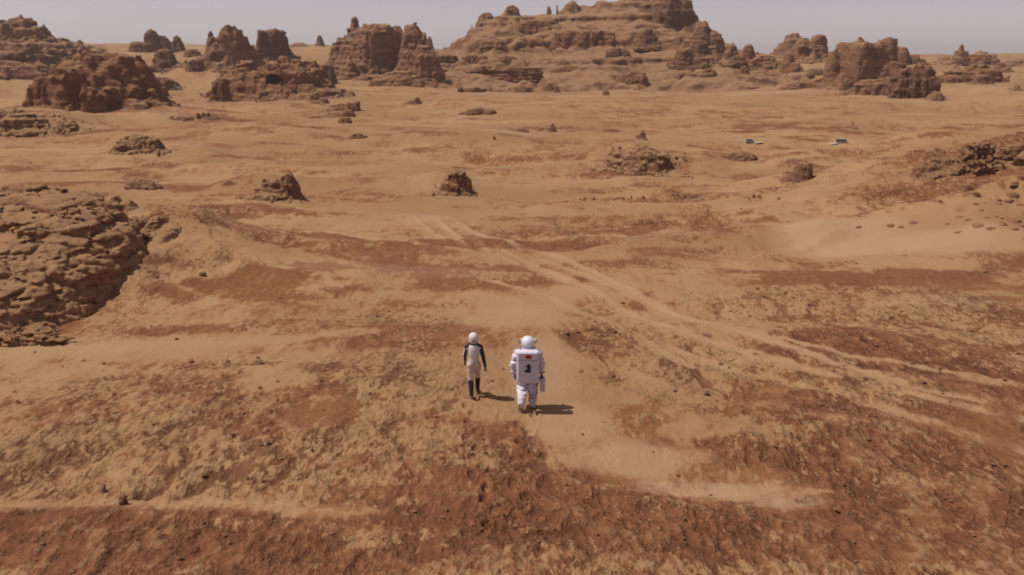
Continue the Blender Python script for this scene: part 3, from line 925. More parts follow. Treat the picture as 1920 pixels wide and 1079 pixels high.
rock('rock_shelf', 'thin dark shelf reaching right from the wide reddish mound butte', [(300, 146, 90, 170, .4, 2.4), (285, 126, 50, 160, .7, 3)], M_BUTTE_DARK, strata=.08)
rock('boulder', 'low blocky dark rock left of the leaning wedge on the skyline', [(262, 79, 42, 100, .8, 4)], M_BUTTE_DARK, vox=.9)
rock('rock_wedge', 'leaning dark wedge with a sharp peak on the left skyline', [(288, 55, 36, 99, .9, 2.4), (302, 66, 52, 99, .7, 2.2), (318, 80, 40, 98, .7, 2)], M_BUTTE_DARK, vox=.9)
rock('boulder', 'dark cone just right of the leaning wedge', [(334, 66, 26, 95, .9, 1.8)], M_BUTTE_DARK, vox=.9)
rock('boulder', 'dark rounded rock with a shaded hollow in front of the leaning wedge', [(312, 94, 56, 134, .8, 2.6)], M_BUTTE_DARK, vox=.9, cuts=[(322, 110, 18, 14, 132)])
rock('boulder', 'flat topped little rock between the leaning wedge and the castle rock', [(360, 92, 34, 108, .8, 4)], M_BUTTE, vox=.9)
rock('boulder', 'squat dark boulder on the pale sand left of the castle rock', [(366, 112, 38, 136, .8, 3.5)], M_BUTTE_DARK, vox=.9)
rock('butte', 'castle shaped rock with a tall split block and a thin left spire', [
    (438, 50, 56, 128, .8, 4, 2.6, 10), (458, 66, 56, 126, .7, 2.4), (416, 68, 46, 126, .7, 2.6), (398, 57, 22, 110, 1, 1.9), (400, 98, 70, 130, .7, 2.6)],
    M_BUTTE, cat='butte', flute=.10, cuts=[(408, 108, 30, 22, 130)])
rock('butte', 'dark square block with a notched top right of the castle rock', [
    (518, 56, 56, 112, .8, 6, 3.4, 25), (492, 56, 22, 110, 1.2, 5)], M_BUTTE_DARK, cat='butte')
rock('butte', 'sprawling red mound below the castle rock with dark boulders on both flanks', [
    (470, 116, 130, 188, .7, 1.8), (540, 108, 170, 188, .6, 1.5), (588, 118, 84, 184, .7, 3.0), (437, 136, 60, 188, .7, 2.6)], M_BUTTE_RED, cat='butte', flute=.09,
    terr=(2.0, .4), cuts=[(520, 150, 36, 22, 186), (465, 168, 18, 30, 190)])
rock('boulder', 'dark rounded boulder at the left foot of the sprawling red mound', [(415, 147, 44, 192, .8, 3.2)], M_BUTTE_DARK)
rock('boulder', 'dark boulder wedged between the sprawling red mound and the scooped butte', [(620, 120, 30, 160, .8, 3)], M_BUTTE_DARK)
rock('boulder', 'lone little cone on the skyline left of the scooped butte', [(600, 65, 20, 87, .9, 1.8)], M_BUTTE_DARK, vox=.9)
rock('rock_ledge', 'very low flat rock on the skyline left of the little cone', [(562, 80, 40, 87, .5, 3)], M_BUTTE, vox=.9)
rock('butte', 'large scooped butte with a pointed left spire and fluted right buttress', [
    (668, 34, 40, 124, 1, 2.4, 2.2, 0), (665, 60, 64, 130, .8, 2.6), (645, 70, 50, 126, .9, 2.2), (706, 50, 84, 142, .9, 8, 5, 38),
    (745, 48, 40, 140, .8, 5), (776, 51, 62, 154, .8, 3.2, 2.4, 0), (796, 76, 66, 160, .6, 2.2), (655, 104, 90, 148, .6, 2.0)],
    M_BUTTE, cat='butte', flute=.06, warp=.12)
rock('rock_shelf', 'low layered red shelf at the right foot of the scooped butte', [(750, 132, 130, 163, .5, 1.8), (802, 146, 50, 162, .6, 3.2)], M_BUTTE_RED, terr=(1.4, .6))
rock('boulder', 'tiny dark lump on the skyline right of the scooped butte', [(805, 68, 20, 84, .9, 2)], M_BUTTE_DARK, vox=.9)
rock('boulder', 'upright rounded lump on the skyline at the left end of the hill', [(842, 64, 26, 92, .9, 2.4), (860, 72, 24, 90, .9, 2)], M_BUTTE, vox=.9)

# ---- right skyline
rock('butte', 'ridge with a small dark tower and a sloping top right of the hill', [
    (1460, 56, 20, 104, 1, 5), (1486, 64, 80, 108, .5, 2.4), (1440, 80, 80, 116, .7, 2.2)], M_BUTTE, cat='butte', flute=.08)
rock('butte', 'lumpy tan block right of the small dark tower', [(1530, 67, 46, 116, .9, 4.0), (1506, 72, 60, 118, .8, 2.4)], M_BUTTE, cat='butte', cuts=[(1512, 98, 30, 22, 118)])
rock('boulder', 'leaning pinkish boulder with a shaded side in front of the towered ridge', [(1478, 100, 30, 142, .9, 2.4), (1490, 118, 36, 146, .9, 3)], M_BUTTE_RED, vox=.9)
rock('boulder', 'dark low rocks in the saddle left of the great block', [(1530, 128, 50, 143, .5, 3)], M_BUTTE_DARK, vox=.9)
rock('boulder', 'crumbly red outcrop under the towered ridge', [(1425, 106, 50, 130, .6, 2.2), (1446, 112, 50, 134, .6, 2.4)], M_BUTTE_RED, vox=.9, rough=.11)
rock('butte', 'great square block with a lit left face and a dark right face', [
    (1605, 82, 100, 170, .85, 10, 6, 33), (1603, 72, 62, 168, .9, 2.0, 2.4, 0), (1560, 96, 40, 168, .8, 5)], M_BUTTE, cat='butte', strata=.02, flute=.03, rough=.035, warp=.06)
rock('rock_tower', 'rounded column standing at the right end of the great block', [(1661, 71, 42, 130, .9, 6, 2.4, 0)], M_BUTTE, cat='rock tower', strata=.03)
rock('rock_tower', 'shorter rounded pillar right of the tall column', [(1691, 88, 30, 124, .9, 3.5), (1679, 86, 12, 122, 1, 3)], M_BUTTE, cat='rock tower', vox=.9)
rock('boulder', 'small light boulder stepping down right of the shorter pillar', [(1712, 103, 28, 124, .9, 3)], M_BUTTE, vox=.9)
rock('boulder', 'tiny dark pebble shaped rock on the skyline right of the pillars', [(1729, 110, 14, 118, .9, 3)], M_BUTTE_DARK, vox=.9)
rock('butte', 'cluster of vertical jointed rocks in front of the column', [
    (1672, 116, 60, 178, .8, 4), (1722, 122, 50, 184, .8, 4.5), (1700, 128, 90, 182, .6, 4), (1740, 142, 34, 184, .9, 3.5), (1695, 150, 60, 186, .5, 3)],
    M_BUTTE_DARK, cat='rock', flute=.16, warp=.2)
rock('rock_shelf', 'low sandy shelf along the foot of the great block', [(1640, 146, 150, 180, .35, 2.4), (1690, 156, 90, 184, .35, 3)], M_BUTTE, strata=.1)
rock('boulder', 'dark jagged boulder at the left foot of the great block', [(1588, 148, 34, 178, .8, 3.2)], M_BUTTE_DARK)
rock('boulder', 'flat boulder on the sand right of the jointed rocks', [(1752, 172, 42, 190, .6, 2.6)], M_BUTTE)
rock('boulder', 'small wedge standing behind the jointed rocks on their right', [(1757, 140, 22, 157, .9, 2)], M_BUTTE, vox=.9)
rock('rock_ledge', 'pink crumbly ledge on the slope left of the great block', [(1500, 150, 90, 168, .4, 2.0)], M_BUTTE_RED, vox=.9)
rock('butte', 'sharp pyramid spire on a stepped base at the far right', [(1799, 84, 32, 125, .9, 1.4), (1805, 106, 60, 126, .7, 1.8), (1772, 104, 40, 120, .8, 2.4)], M_BUTTE, cat='butte', vox=.9)
rock('butte', 'low dome beside the sharp pyramid spire at the far right', [(1836, 96, 64, 126, .8, 2.6), (1862, 102, 26, 126, .9, 3.5)], M_BUTTE, cat='butte', vox=.9, strata=.1)
rock('rock_ledge', 'broad stepped ledges below the dome at the far right', [(1830, 122, 150, 154, .35, 2), (1790, 130, 90, 154, .35, 2)], M_BUTTE_RED, vox=.9, terr=(1.2, .6), strata=.1)
rock('boulder', 'dark flat block at the foot of the far right ledges', [(1842, 142, 42, 158, .5, 4)], M_BUTTE_DARK, vox=.9)
rock('boulder', 'dark leaning rock right of the far right ledges', [(1876, 117, 30, 136, .7, 2.2), (1888, 126, 30, 137, .6, 2)], M_BUTTE, vox=.9)
rock('boulder', 'low rock on the skyline at the right edge', [(1908, 110, 60, 126, .6, 3)], M_BUTTE, vox=.9)
rock('boulder', 'little dark stone on the slope near the right edge', [(1906, 160, 14, 167, .8, 3)], M_BUTTE_DARK, vox=.9)

# ---- rocks on the plain
rock('rock_slab', 'tilted dark slab with a raised right end, nearest the sprawling red mound', [(605, 182, 24, 194, .6, 2.5), (590, 188, 44, 195, .5, 1.6)], M_SLAB)
rock('rock_slab', 'large red slab with a dark block at its right end', [(640, 194, 90, 210, .5, 1.6), (662, 190, 36, 210, .6, 4)], M_SLAB)
rock('rock_slab', 'flat red slab lying just below the large red slab', [(625, 209, 110, 222, .4, 1.8), (652, 206, 30, 222, .6, 3)], M_SLAB)
rock('rock_slab', 'small undercut slab with a pale top below the flat red slab', [(647, 220, 32, 232, .6, 4)], M_SLAB)
rock('rock_wedge', 'dark wedge with a raised right end alone on the sand above the plain', [(783, 183, 18, 197, .7, 3), (772, 188, 38, 197, .5, 1.6)], M_SLAB)
rock('rock_slab', 'long flat red slab with a blunt dark right end', [(900, 202, 64, 216, .35, 2.6), (920, 206, 22, 216, .7, 4), (880, 207, 50, 215, .4, 1.5)], M_SLAB)
rock('boulder', 'small wedge boulder at the foot of the hill right of the red shelf', [(1028, 156, 34, 173, .7, 2.6), (1043, 160, 14, 174, .8, 3)], M_SLAB)
rock('boulder', 'tiny dark stone on the sand right of the small wedge boulder', [(1136, 168, 16, 180, .8, 2.4)], M_SLAB)
rock('boulder', 'dark pointed rock on the plain with a low tail to its left', [(1036, 232, 16, 248, .8, 2), (1022, 238, 34, 247, .6, 2)], M_SLAB)
rock('rock_ledge', 'faint low crest left of the dark pointed rock', [(975, 240, 52, 249, .4, 1.8)], M_SLAB)
rock('standing_stone', 'tiny upright dark stone on the pale streak near the middle of the plain', [(927, 256, 4, 264, 1, 5)], M_BUTTE_DARK, vox=.5)
rock('rock_ledge', 'crumbly low outcrop behind the small cone on the plain', [(1172, 234, 38, 246, .5, 2), (1140, 240, 50, 247, .4, 1.8)], M_SLAB, rough=.12)
rock('boulder', 'small dark cone rock behind the large wrinkled mound', [(1203, 243, 18, 264, .9, 1.6), (1196, 252, 16, 264, .9, 3)], M_BOULDER)
rock('rock_mound', 'large wrinkled rock mound in the middle of the plain', [(1205, 275, 120, 328, .9, 2.2), (1180, 282, 110, 322, .8, 2.0), (1235, 284, 56, 322, .9, 2.8)], M_BOULDER, rough=.10, vox=1)
rock('rock_patch', 'flat pinkish crumbled patch below the small framed panels', [(1385, 285, 84, 303, .5, 2.4)], M_SLAB, rough=.2, strata=.1)
rock('boulder', 'boulder with a sandy back and dark right face on the right of the plain', [(1506, 304, 34, 341, .9, 4.5), (1490, 312, 50, 340, .9, 1.7)], M_BOULDER, vox=1)
rock('rock_wedge', 'small dark wedge on bare sand above the larger framed panel', [(1597, 226, 9, 241, 1, 2), (1590, 234, 30, 241, .7, 1.6)], M_SLAB)
rock('rock_outcrop', 'cracked rock outcrop with dark fissures near the right edge', [(1835, 266, 70, 318, .9, 3), (1820, 286, 60, 322, .8, 2.4), (1870, 276, 80, 308, .6, 2.6)], M_BOULDER, rough=.14, plates=.35, vox=1)
rock('rock_outcrop', 'low red crumbling rock left of the cracked outcrop', [(1765, 296, 110, 326, .6, 2)], M_SLAB, rough=.14)
rock('rock_slab', 'narrow dark slab at the right edge beside the cracked outcrop', [(1905, 270, 60, 286, .5, 3.5)], M_SLAB)
rock('boulder', 'boulder with a deeply shaded right side left of the middle of the plain', [(538, 326, 54, 374, .9, 3.6, 2.6, 20), (510, 334, 84, 375, .9, 2.2)], M_BOULDER, rough=.11, vox=1)
rock('boulder', 'boulder with a smooth dark right side in the middle of the plain', [(860, 320, 52, 367, .9, 3.2, 2.6, 20), (848, 326, 52, 367, .9, 2.2)], M_BOULDER, rough=.11, vox=1)
rock('rock_outcrop', 'cracked pale outcrop with a dark front edge on the left of the plain', [(265, 256, 90, 290, .8, 2.6), (290, 262, 44, 286, .8, 3), (235, 266, 70, 290, .7, 2)], M_BOULDER, rough=.10, vox=1)
rock('rock_outcrop', 'rough brown outcrop with a small stone on top left of the cracked pale outcrop', [(130, 226, 60, 252, .7, 2.6), (125, 218, 9, 250, 1, 3)], M_BOULDER, rough=.12, vox=1)
rock('rock_outcrop', 'broad sandy outcrop with a flat ledge at the left edge of the plain', [(50, 210, 120, 256, .8, 2.4), (15, 206, 110, 240, .6, 3)], M_BOULDER, rough=.1, vox=1, strata=.1)
rock('rock_crest', 'dark serrated little crest of upright stones', [(372, 211, 8, 224, 1.4, 2.5), (382, 209, 8, 224, 1.4, 2.2), (391, 210, 9, 224, 1.4, 2.4), (400, 212, 10, 224, 1.4, 2.6), (386, 216, 50, 225, .5, 2.6)], M_BUTTE_DARK, vox=.9)
rock('rock_ledge', 'sloping red ledge running down left from the serrated crest', [(340, 214, 70, 228, .5, 2), (300, 222, 70, 240, .5, 1.8), (282, 232, 30, 248, .6, 2)], M_SLAB, rough=.1)
rock('rock_ledge', 'small cracked ledge low on the plain behind the big left outcrop', [(265, 336, 90, 358, .6, 2.2)], M_SLAB, rough=.14)
rock('boulder', 'thin dark flake lying left of the deeply shaded boulder', [(428, 338, 26, 348, .5, 2)], M_SLAB)
rock('boulder', 'low dark hump in the line of crumbled stones', [(1302, 363, 34, 377, .6, 1.8)], M_SLAB)
rock('rock_ledge', 'low rubbly patch between the flat slabs and the pale streaks', [(672, 250, 44, 261, .5, 2)], M_SLAB, rough=.2)

# ---- the big outcrop at the left
rock('rock_outcrop', 'big cracked sandstone outcrop with undercut edge filling the left edge', [
    (-25, ('h', 3.2), 705, 660, 1.28, 9, 2.5, 0, .34)],
    M_NEAR, cat='rock outcrop', strata=.05, rough=.02, flute=.03, plates=.24, maxv=6e6, vox=1.0, warp=.06)
rock('rock_ledge', 'low lower ledge along the front foot of the big left outcrop', [
    (10, ('h', .36), 330, 655, .22, 4, 2.3, 8), (170, ('h', .30), 150, 612, .35, 4, 2.3, 20)], M_NEAR, strata=.2, rough=.16, plates=.2, vox=1.0, maxv=3e6)
rock('rock_ledge', 'small dark crest stones at the top right corner of the big left outcrop', [
    (218, ('h', .5), 30, 392, 1.2, 3), (240, ('h', .35), 40, 398, 1.0, 2.4)], M_NEAR, rough=.15)
rock('rock_ledge', 'narrow broken rib on the slope right of the big left outcrop', [
    (262, ('h', .28), 26, 440, 2.6, 2.2, 2.2, -20), (300, ('h', .3), 26, 436, 2.4, 2.2, 2.2, -25)], M_NEAR, rough=.16)
rock('rock_ledge', 'lower rib of rock curving down the slope toward the red hollow', [
    (330, ('h', .25), 24, 452, 2.4, 2.2, 2.2, -25), (352, ('h', .2), 16, 470, 2.0, 2.2)], M_NEAR, rough=.16)

# ---- broken plates on the right-hand dune
_r = random.Random(5)
ORD = ('leftmost second third fourth fifth sixth seventh eighth ninth tenth eleventh twelfth thirteenth fourteenth fifteenth sixteenth seventeenth eighteenth '
       'nineteenth twentieth').split()
ORD = ORD + ['twenty-' + w for w in 'first second third fourth fifth sixth seventh eighth ninth'.split()] + ['thirtieth'] + ['thirty-' + w for w in 'first second third fourth fifth'.split()]
def place(i):
    return ORD[0] + ' of those' if i == 0 else ORD[i] + ' from the left'
PL.sort()
for i, (a, b, w) in enumerate(PL):
    rock('rock_plate', 'small broken reddish brown rock plate, %s, on the right hand dune' % place(i),
         [(a, ('h', .03 + .04 * _r.random()), w * .7, b, .55 + .4 * _r.random(), 3, 2.2, _r.uniform(-35, 35))], M_SLAB,
         group='broken plates on the right hand dune', rough=.18, vox=.9)
# ---- crumbled stones in a line across the plain
XS = sorted(_r.choice((1050, 1120, 1210, 1290, 1340, 1430)) + _r.gauss(0, 38) for _ in range(34))
for i in range(34):
    a = XS[i]; b = 378 - 8 * math.exp(-((a - 1310) / 140) ** 2) + _r.uniform(-3.5, 3.5)
    rock('loose_stone', 'small dark stone, %s, in the crumbled line crossing the plain' % place(i), [(a, ('h', .06 + .12 * _r.random()), _r.uniform(3, 6 if i % 3 else 13), b, .7, 3)], M_SLAB,
         group='crumbled stones in a line across the plain', rough=.15, vox=.8, cat='stone')
# ---- single stones near the walkers and across the foreground
for (a, b, w, lab) in [(232, 957, 16, 'dark stone at the upper edge of the red ground at bottom left'),
                       (985, 745, 5, None), (195, 928, 12, 'small brown stone on the tan ground above the bottom left red band'),
                       (330, 640, 7, 'tiny dark stone on pale sand below the big left outcrop'),
                       (1322, 747, 14, 'dark pebble just above the red hollow right of the walkers'),
                       (380, 523, 14, 'small dark stone at the bend of the left ridge'),
                       (912, 884, 10, 'small dark curved stone at the bottom centre'),
                       (1694, 335, 9, 'tiny stone on sand left of the right hand dune'),
                       (1240, 150, 10, None)]:
    if lab:
        rock('loose_stone', lab, [(a, ('h', .012 * w), w, b, .8, 3)], M_BOULDER, cat='stone', rough=.14, vox=.7)


# ------------------------------------------------------------------ loose gravel and crumbs (nobody could count it)
def build_gravel():
    r = np.random.default_rng(3)
    n = 30000
    D = np.concatenate([r.uniform(12.5, 34, 22000), r.uniform(30, 75, 8000)])
    A = np.radians(r.uniform(-33, 33, n))
    x = (np.sin(A) * D).astype(np.float32); y = (np.cos(A) * D).astype(np.float32)
    rough = paint(x, y, ROUGHS, .5, .4, 100) * (1 - paint(x, y, SMOOTHS, .4, .3, 200))
    g2 = fbm2(x / 3.2, y / 2.0, 4, seed=33)
    clump = fbm2(x / .9, y / .9, 3, seed=91)
    k = r.random(n) < np.clip(rough * (.55 + 1.0 * clump) + .0 + .2 * sst(.1, .6, g2), .004, 1) * .22
    x, y = x[k], y[k]; n = len(x)
    s = (.013 + .050 * r.random(n) ** 5) * (1 + np.hypot(x, y) / 70)
    z = gh(x, y)
    base = np.array([[1, 0, 0], [.3, .95, 0], [-.8, .6, 0], [-.8, -.6, 0], [.3, -.95, 0], [.1, .0, .8], [.0, .0, -.6]], np.float32)
    tri = np.array([[0, 1, 5], [1, 2, 5], [2, 3, 5], [3, 4, 5], [4, 0, 5], [1, 0, 6], [2, 1, 6], [3, 2, 6], [4, 3, 6], [0, 4, 6]])
    V = base[None] * (1 + .45 * (r.random((n, 7, 3)) - .5)) * s[:, None, None] * np.array([1, 1, .75])
    a = r.uniform(0, 6.28, n); c, sn = np.cos(a), np.sin(a)
    vx = V[..., 0] * c[:, None] - V[..., 1] * sn[:, None] + x[:, None]
    vy = V[..., 0] * sn[:, None] + V[..., 1] * c[:, None] + y[:, None]
    # the sheet's own relief is up to a few centimetres: let the crumbs stand on it
    vz = V[..., 2] + z[:, None] + (.012 + .2 * s)[:, None]
    co = np.stack([vx, vy, vz], -1).reshape(-1, 3)
    T = (tri[None] + (np.arange(n) * 7)[:, None, None]).reshape(-1, 3)
    me = np_mesh('gravel', co, T, smooth=False)
    o = add_obj('gravel', me, M_GRAVEL)
    tag(o, 'brown gravel and crust crumbs scattered over the rough ground', kind='stuff')


M_GRAVEL = rock_material('gravel_stone', 5.0, 0.95, 0.3, 0.5)
build_gravel()


# ------------------------------------------------------------------ cloth, plastic and metal
def plain(name, col, rough=.7, spec=.3, var=.12, scale=14, bump=.0, metal=0, dust=0):
    t = NT(name)
    tc = t.add('ShaderNodeTexCoord')
    n = t.noise(tc.outputs['Object'], scale, 4)
    dark = tuple(c * (1 - var * 2) for c in col)
    c = t.mix(t.ramp(n, .35, .7), col, dark)
    if dust:
        sp = t.add('ShaderNodeSeparateXYZ'); t.link(tc.outputs['Object'], sp.inputs[0])
        h = t.math('ADD', sp.outputs['Z'], t.math('MULTIPLY', t.math('SUBTRACT', t.noise(tc.outputs['Object'], 6, 4), .5), .5))
        c = t.mix(t.ramp(h, dust * .55, .06, 0, .75), c, (.30, .19, .11))
    nb = t.bump(t.noise(tc.outputs['Object'], scale * 3, 3), bump or .002, .5)
    m = t.finish(c, rough, nb, spec)
    t.b.inputs['Metallic'].default_value = metal
    return m


M_SUIT = plain('lavender_white_fabric', (.64, .58, .69), .85, .15, .10, 9, .012, dust=1.0)
M_PACK = plain('white_painted_shell', (.62, .575, .67), .55, .4, .04, 6)
M_PACK2 = plain('white_shell_panel', (.56, .52, .60), .55, .4, .04, 6)
M_HELM = plain('white_helmet', (.66, .62, .71), .35, .5, .02, 6)
M_DUSTY = plain('dusty_boot', (.40, .30, .24), .9, .1, .2, 12)
M_BOOTW = plain('pale_boot', (.62, .55, .60), .8, .2, .15, 12)
M_BLACK = plain('black_fabric', (.018, .014, .016), .6, .3, .1, 14, .003, dust=.12)
M_GREY = plain('grey_strap', (.16, .14, .16), .7, .3, .1, 14)
M_VEST = plain('white_suit_fabric', (.62, .57, .55), .75, .25, .05, 12, .004)
M_TROUSER = plain('cream_suit_fabric', (.58, .48, .44), .75, .25, .08, 12, .006, dust=.9)
M_REDP = plain('red_patch', (.42, .012, .030), .6, .3, .1, 30)
M_NAVY = plain('dark_emblem', (.016, .020, .035), .5, .3, .1, 30)
M_EMBG = plain('grey_print', (.30, .27, .28), .6, .3, .05, 30)
M_VISOR = plain('gold_visor', (.10, .06, .03), .08, .8, .02, 3, metal=.6)
M_CASE = plain('pale_case_shell', (.50, .44, .46), .45, .4, .05, 6)
M_CASED = plain('dark_case_handle', (.03, .026, .028), .5, .4, .05, 6)
M_WHITEF = plain('white_frame', (.52, .50, .48), .5, .4, .03, 5)
M_PANEL = plain('dark_panel_glass', (.030, .022, .020), .25, .5, .05, 3)
M_SHEET = plain('pale_sheet', (.46, .39, .34), .7, .3, .08, 3)


def sdf_mesh(caps, vox, k=.03, wr=(0, 1), ell=(), floor=None, seed=1.0, fold=(0, 1)):
    """caps: (a, b, ra, rb) tapered limbs blended into one skin; ell: (centre, radii)"""
    pts = [c[0] for c in caps] + [c[1] for c in caps]
    rs = [c[2] for c in caps] + [c[3] for c in caps]
    lo = [min(p[i] - r for p, r in zip(pts, rs)) for i in range(3)]
    hi = [max(p[i] + r for p, r in zip(pts, rs)) for i in range(3)]
    for c, r in ell:
        lo = [min(lo[i], c[i] - r[i]) for i in range(3)]; hi = [max(hi[i], c[i] + r[i]) for i in range(3)]
    ax = [np.arange(lo[i] - 3 * vox - .02, hi[i] + 3 * vox + .02, vox, dtype=np.float32) for i in range(3)]
    X, Y, Z = np.meshgrid(*ax, indexing='ij')
    d = np.full(X.shape, 9.0, np.float32)

    def smin(a, b):
        h = np.clip(.5 + .5 * (b - a) / k, 0, 1)
        return b + (a - b) * h - k * h * (1 - h)
    for (a, b, ra, rb) in caps:
        ba = [b[i] - a[i] for i in range(3)]
        L = sum(v * v for v in ba) + 1e-9
        t = np.clip(((X - a[0]) * ba[0] + (Y - a[1]) * ba[1] + (Z - a[2]) * ba[2]) / L, 0, 1)
        q = np.sqrt((X - a[0] - t * ba[0]) ** 2 + (Y - a[1] - t * ba[1]) ** 2 + (Z - a[2] - t * ba[2]) ** 2)
        d = smin(d, q - (ra + (rb - ra) * t))
    for c, r in ell:
        q = np.sqrt(((X - c[0]) / r[0]) ** 2 + ((Y - c[1]) / r[1]) ** 2 + ((Z - c[2]) / r[2]) ** 2)
        d = smin(d, (q - 1) * min(r))
    if wr[0]:
        m = np.nonzero(np.abs(d) < wr[0] * 4 + 2 * vox)
        P = np.stack([ax[0][m[0]], ax[1][m[1]], ax[2][m[2]]], 1)
        d[m] += wr[0] * fbm3(P * np.float32([1, 1, 2.6]) / np.float32(wr[1]), 3, .5, seed)
        if fold[0]:
            zz = P[:, 2] + .03 * n3(P / np.float32(.12) + 3)
            d[m] += fold[0] * np.sin(zz / fold[1] * 6.283)
    if floor is not None: d = np.maximum(d, floor - Z)
    d[0] = 1; d[-1] = 1; d[:, 0] = 1; d[:, -1] = 1; d[:, :, 0] = 1; d[:, :, -1] = 1
    return surface_nets(d, (ax[0][0], ax[1][0], ax[2][0]), vox)


def part(name, VQ, mat, parent, label=None):
    o = add_obj(name, np_mesh(name, *VQ), mat, parent)
    if label: o['label'] = label
    return o


def bm_obj(name, bm, mat, parent, smooth=False, label=None):
    me = bpy.data.meshes.new(name)
    bmesh.ops.recalc_face_normals(bm, faces=bm.faces)
    bm.to_mesh(me); bm.free()
    if smooth:
        for p in me.polygons: p.use_smooth = True
    o = add_obj(name, me, mat, parent)
    if label: o['label'] = label
    return o


def box(size, at, bevel=0.0, segs=2, rot=None, taper=0.0):
    bm = bmesh.new()
    bmesh.ops.create_cube(bm, size=1)
    for v in bm.verts:
        f = 1 - taper * (v.co.z + .5)
        v.co = Vector((v.co.x * size[0] * f, v.co.y * size[1] * f, v.co.z * size[2]))
    if bevel: bmesh.ops.bevel(bm, geom=bm.edges[:], offset=bevel, segments=segs, affect='EDGES', profile=.5)
    if rot is not None: bmesh.ops.rotate(bm, verts=bm.verts, cent=(0, 0, 0), matrix=rot)
    for v in bm.verts: v.co += Vector(at)
    return bm


def prism(outline, y0, y1):
    """flat outline in x and z given thickness from y0 to y1"""
    bm = bmesh.new()
    a = [bm.verts.new((x, y0, z)) for x, z in outline]; b = [bm.verts.new((x, y1, z)) for x, z in outline]
    n = len(outline)
    bm.faces.new(a); bm.faces.new(b[::-1])
    for i in range(n): bm.faces.new((a[i], b[i], b[(i + 1) % n], a[(i + 1) % n]))
    return bm


def tube(pts, r, n=8):
    bm = bmesh.new(); rings = []
    for i, p in enumerate(pts):
        p = Vector(p); d = (Vector(pts[min(i + 1, len(pts) - 1)]) - Vector(pts[max(i - 1, 0)])).normalized()
        u = d.orthogonal().normalized(); v = d.cross(u)
        rings.append([bm.verts.new(p + u * r * math.cos(a) + v * r * math.sin(a)) for a in [6.2832 * k / n for k in range(n)]])
    for i in range(len(rings) - 1):
        # keep the rings from twisting
        best = min(range(n), key=lambda s: sum((rings[i][k].co - rings[i + 1][(k + s) % n].co).length for k in range(n)))
        rings[i + 1] = rings[i + 1][best:] + rings[i + 1][:best]
        for k in range(n): bm.faces.new((rings[i][k], rings[i][(k + 1) % n], rings[i + 1][(k + 1) % n], rings[i + 1][k]))
    bm.faces.new(rings[0][::-1]); bm.faces.new(rings[-1])
    return bm


def ring(major, minor, at, n=28, m=8, sx=1.0, sy=1.0, tilt=0.0):
    bm = bmesh.new(); R = []
    for i in range(n):
        a = 6.2832 * i / n; row = []
        for j in range(m):
            b = 6.2832 * j / m
            p = Vector(((major + minor * math.cos(b)) * math.cos(a) * sx, (major + minor * math.cos(b)) * math.sin(a) * sy, minor * math.sin(b)))
            c, s = math.cos(tilt), math.sin(tilt)
            row.append(bm.verts.new((p.x + at[0], p.y * c - p.z * s + at[1], p.y * s + p.z * c + at[2])))
        R.append(row)
    for i in range(n):
        for j in range(m): bm.faces.new((R[i][j], R[(i + 1) % n][j], R[(i + 1) % n][(j + 1) % m], R[i][(j + 1) % m]))
    return bm


def hand(side, wrist, down, curl=.5, s=1.0):
    """glove with palm, four curled fingers and a thumb; side -1 is the image's left"""
    w = Vector(wrist); d = Vector(down).normalized()
    f = Vector((0, 1, 0)); f = (f - d * f.dot(d)).normalized()         # knuckle row runs front to back
    inn = Vector((-side, 0, 0)); inn = (inn - d * inn.dot(d)).normalized()
    caps = []
    c = w + d * .055 * s
    for q in (-.028, 0, .028):
        caps.append((tuple(w + d * .01 * s + f * q * .6 * s), tuple(w + d * .095 * s + f * q * s), .026 * s, .022 * s))
    for q, L in ((-.036, .075), (-.012, .092), (.012, .098), (.036, .086)):
        p0 = w + d * .095 * s + f * q * s
        p1 = p0 + (d * .9 + inn * .25 * curl).normalized() * L * .42 * s
        p2 = p1 + (d * (1 - curl * .6) + inn * (.4 + curl)).normalized() * L * .32 * s
        p3 = p2 + (d * (.6 - curl) + inn * (.6 + curl)).normalized() * L * .26 * s
        caps += [(tuple(p0), tuple(p1), .0125 * s, .0115 * s), (tuple(p1), tuple(p2), .0115 * s, .0105 * s), (tuple(p2), tuple(p3), .0105 * s, .009 * s)]
    t0 = w + d * .03 * s + f * .03 * s
    t1 = t0 + (d * .6 + f * .7 + inn * .3).normalized() * .045 * s
    t2 = t1 + (d * .9 + f * .1 + inn * .5).normalized() * .038 * s
    caps += [(tuple(t0), tuple(t1), .017 * s, .014 * s), (tuple(t1), tuple(t2), .014 * s, .011 * s)]
    return sdf_mesh(caps, .006 * s, k=.009 * s)


def person_root(name, px, py, label, turn=0.0, group=None):
    x, y, z = hit(px, py)
    o = bpy.data.objects.new('person', None); COL.objects.link(o)
    o.location = (x, y, z + .012); o.rotation_euler = (0, 0, turn)
    tag(o, label, 'person')
    return o


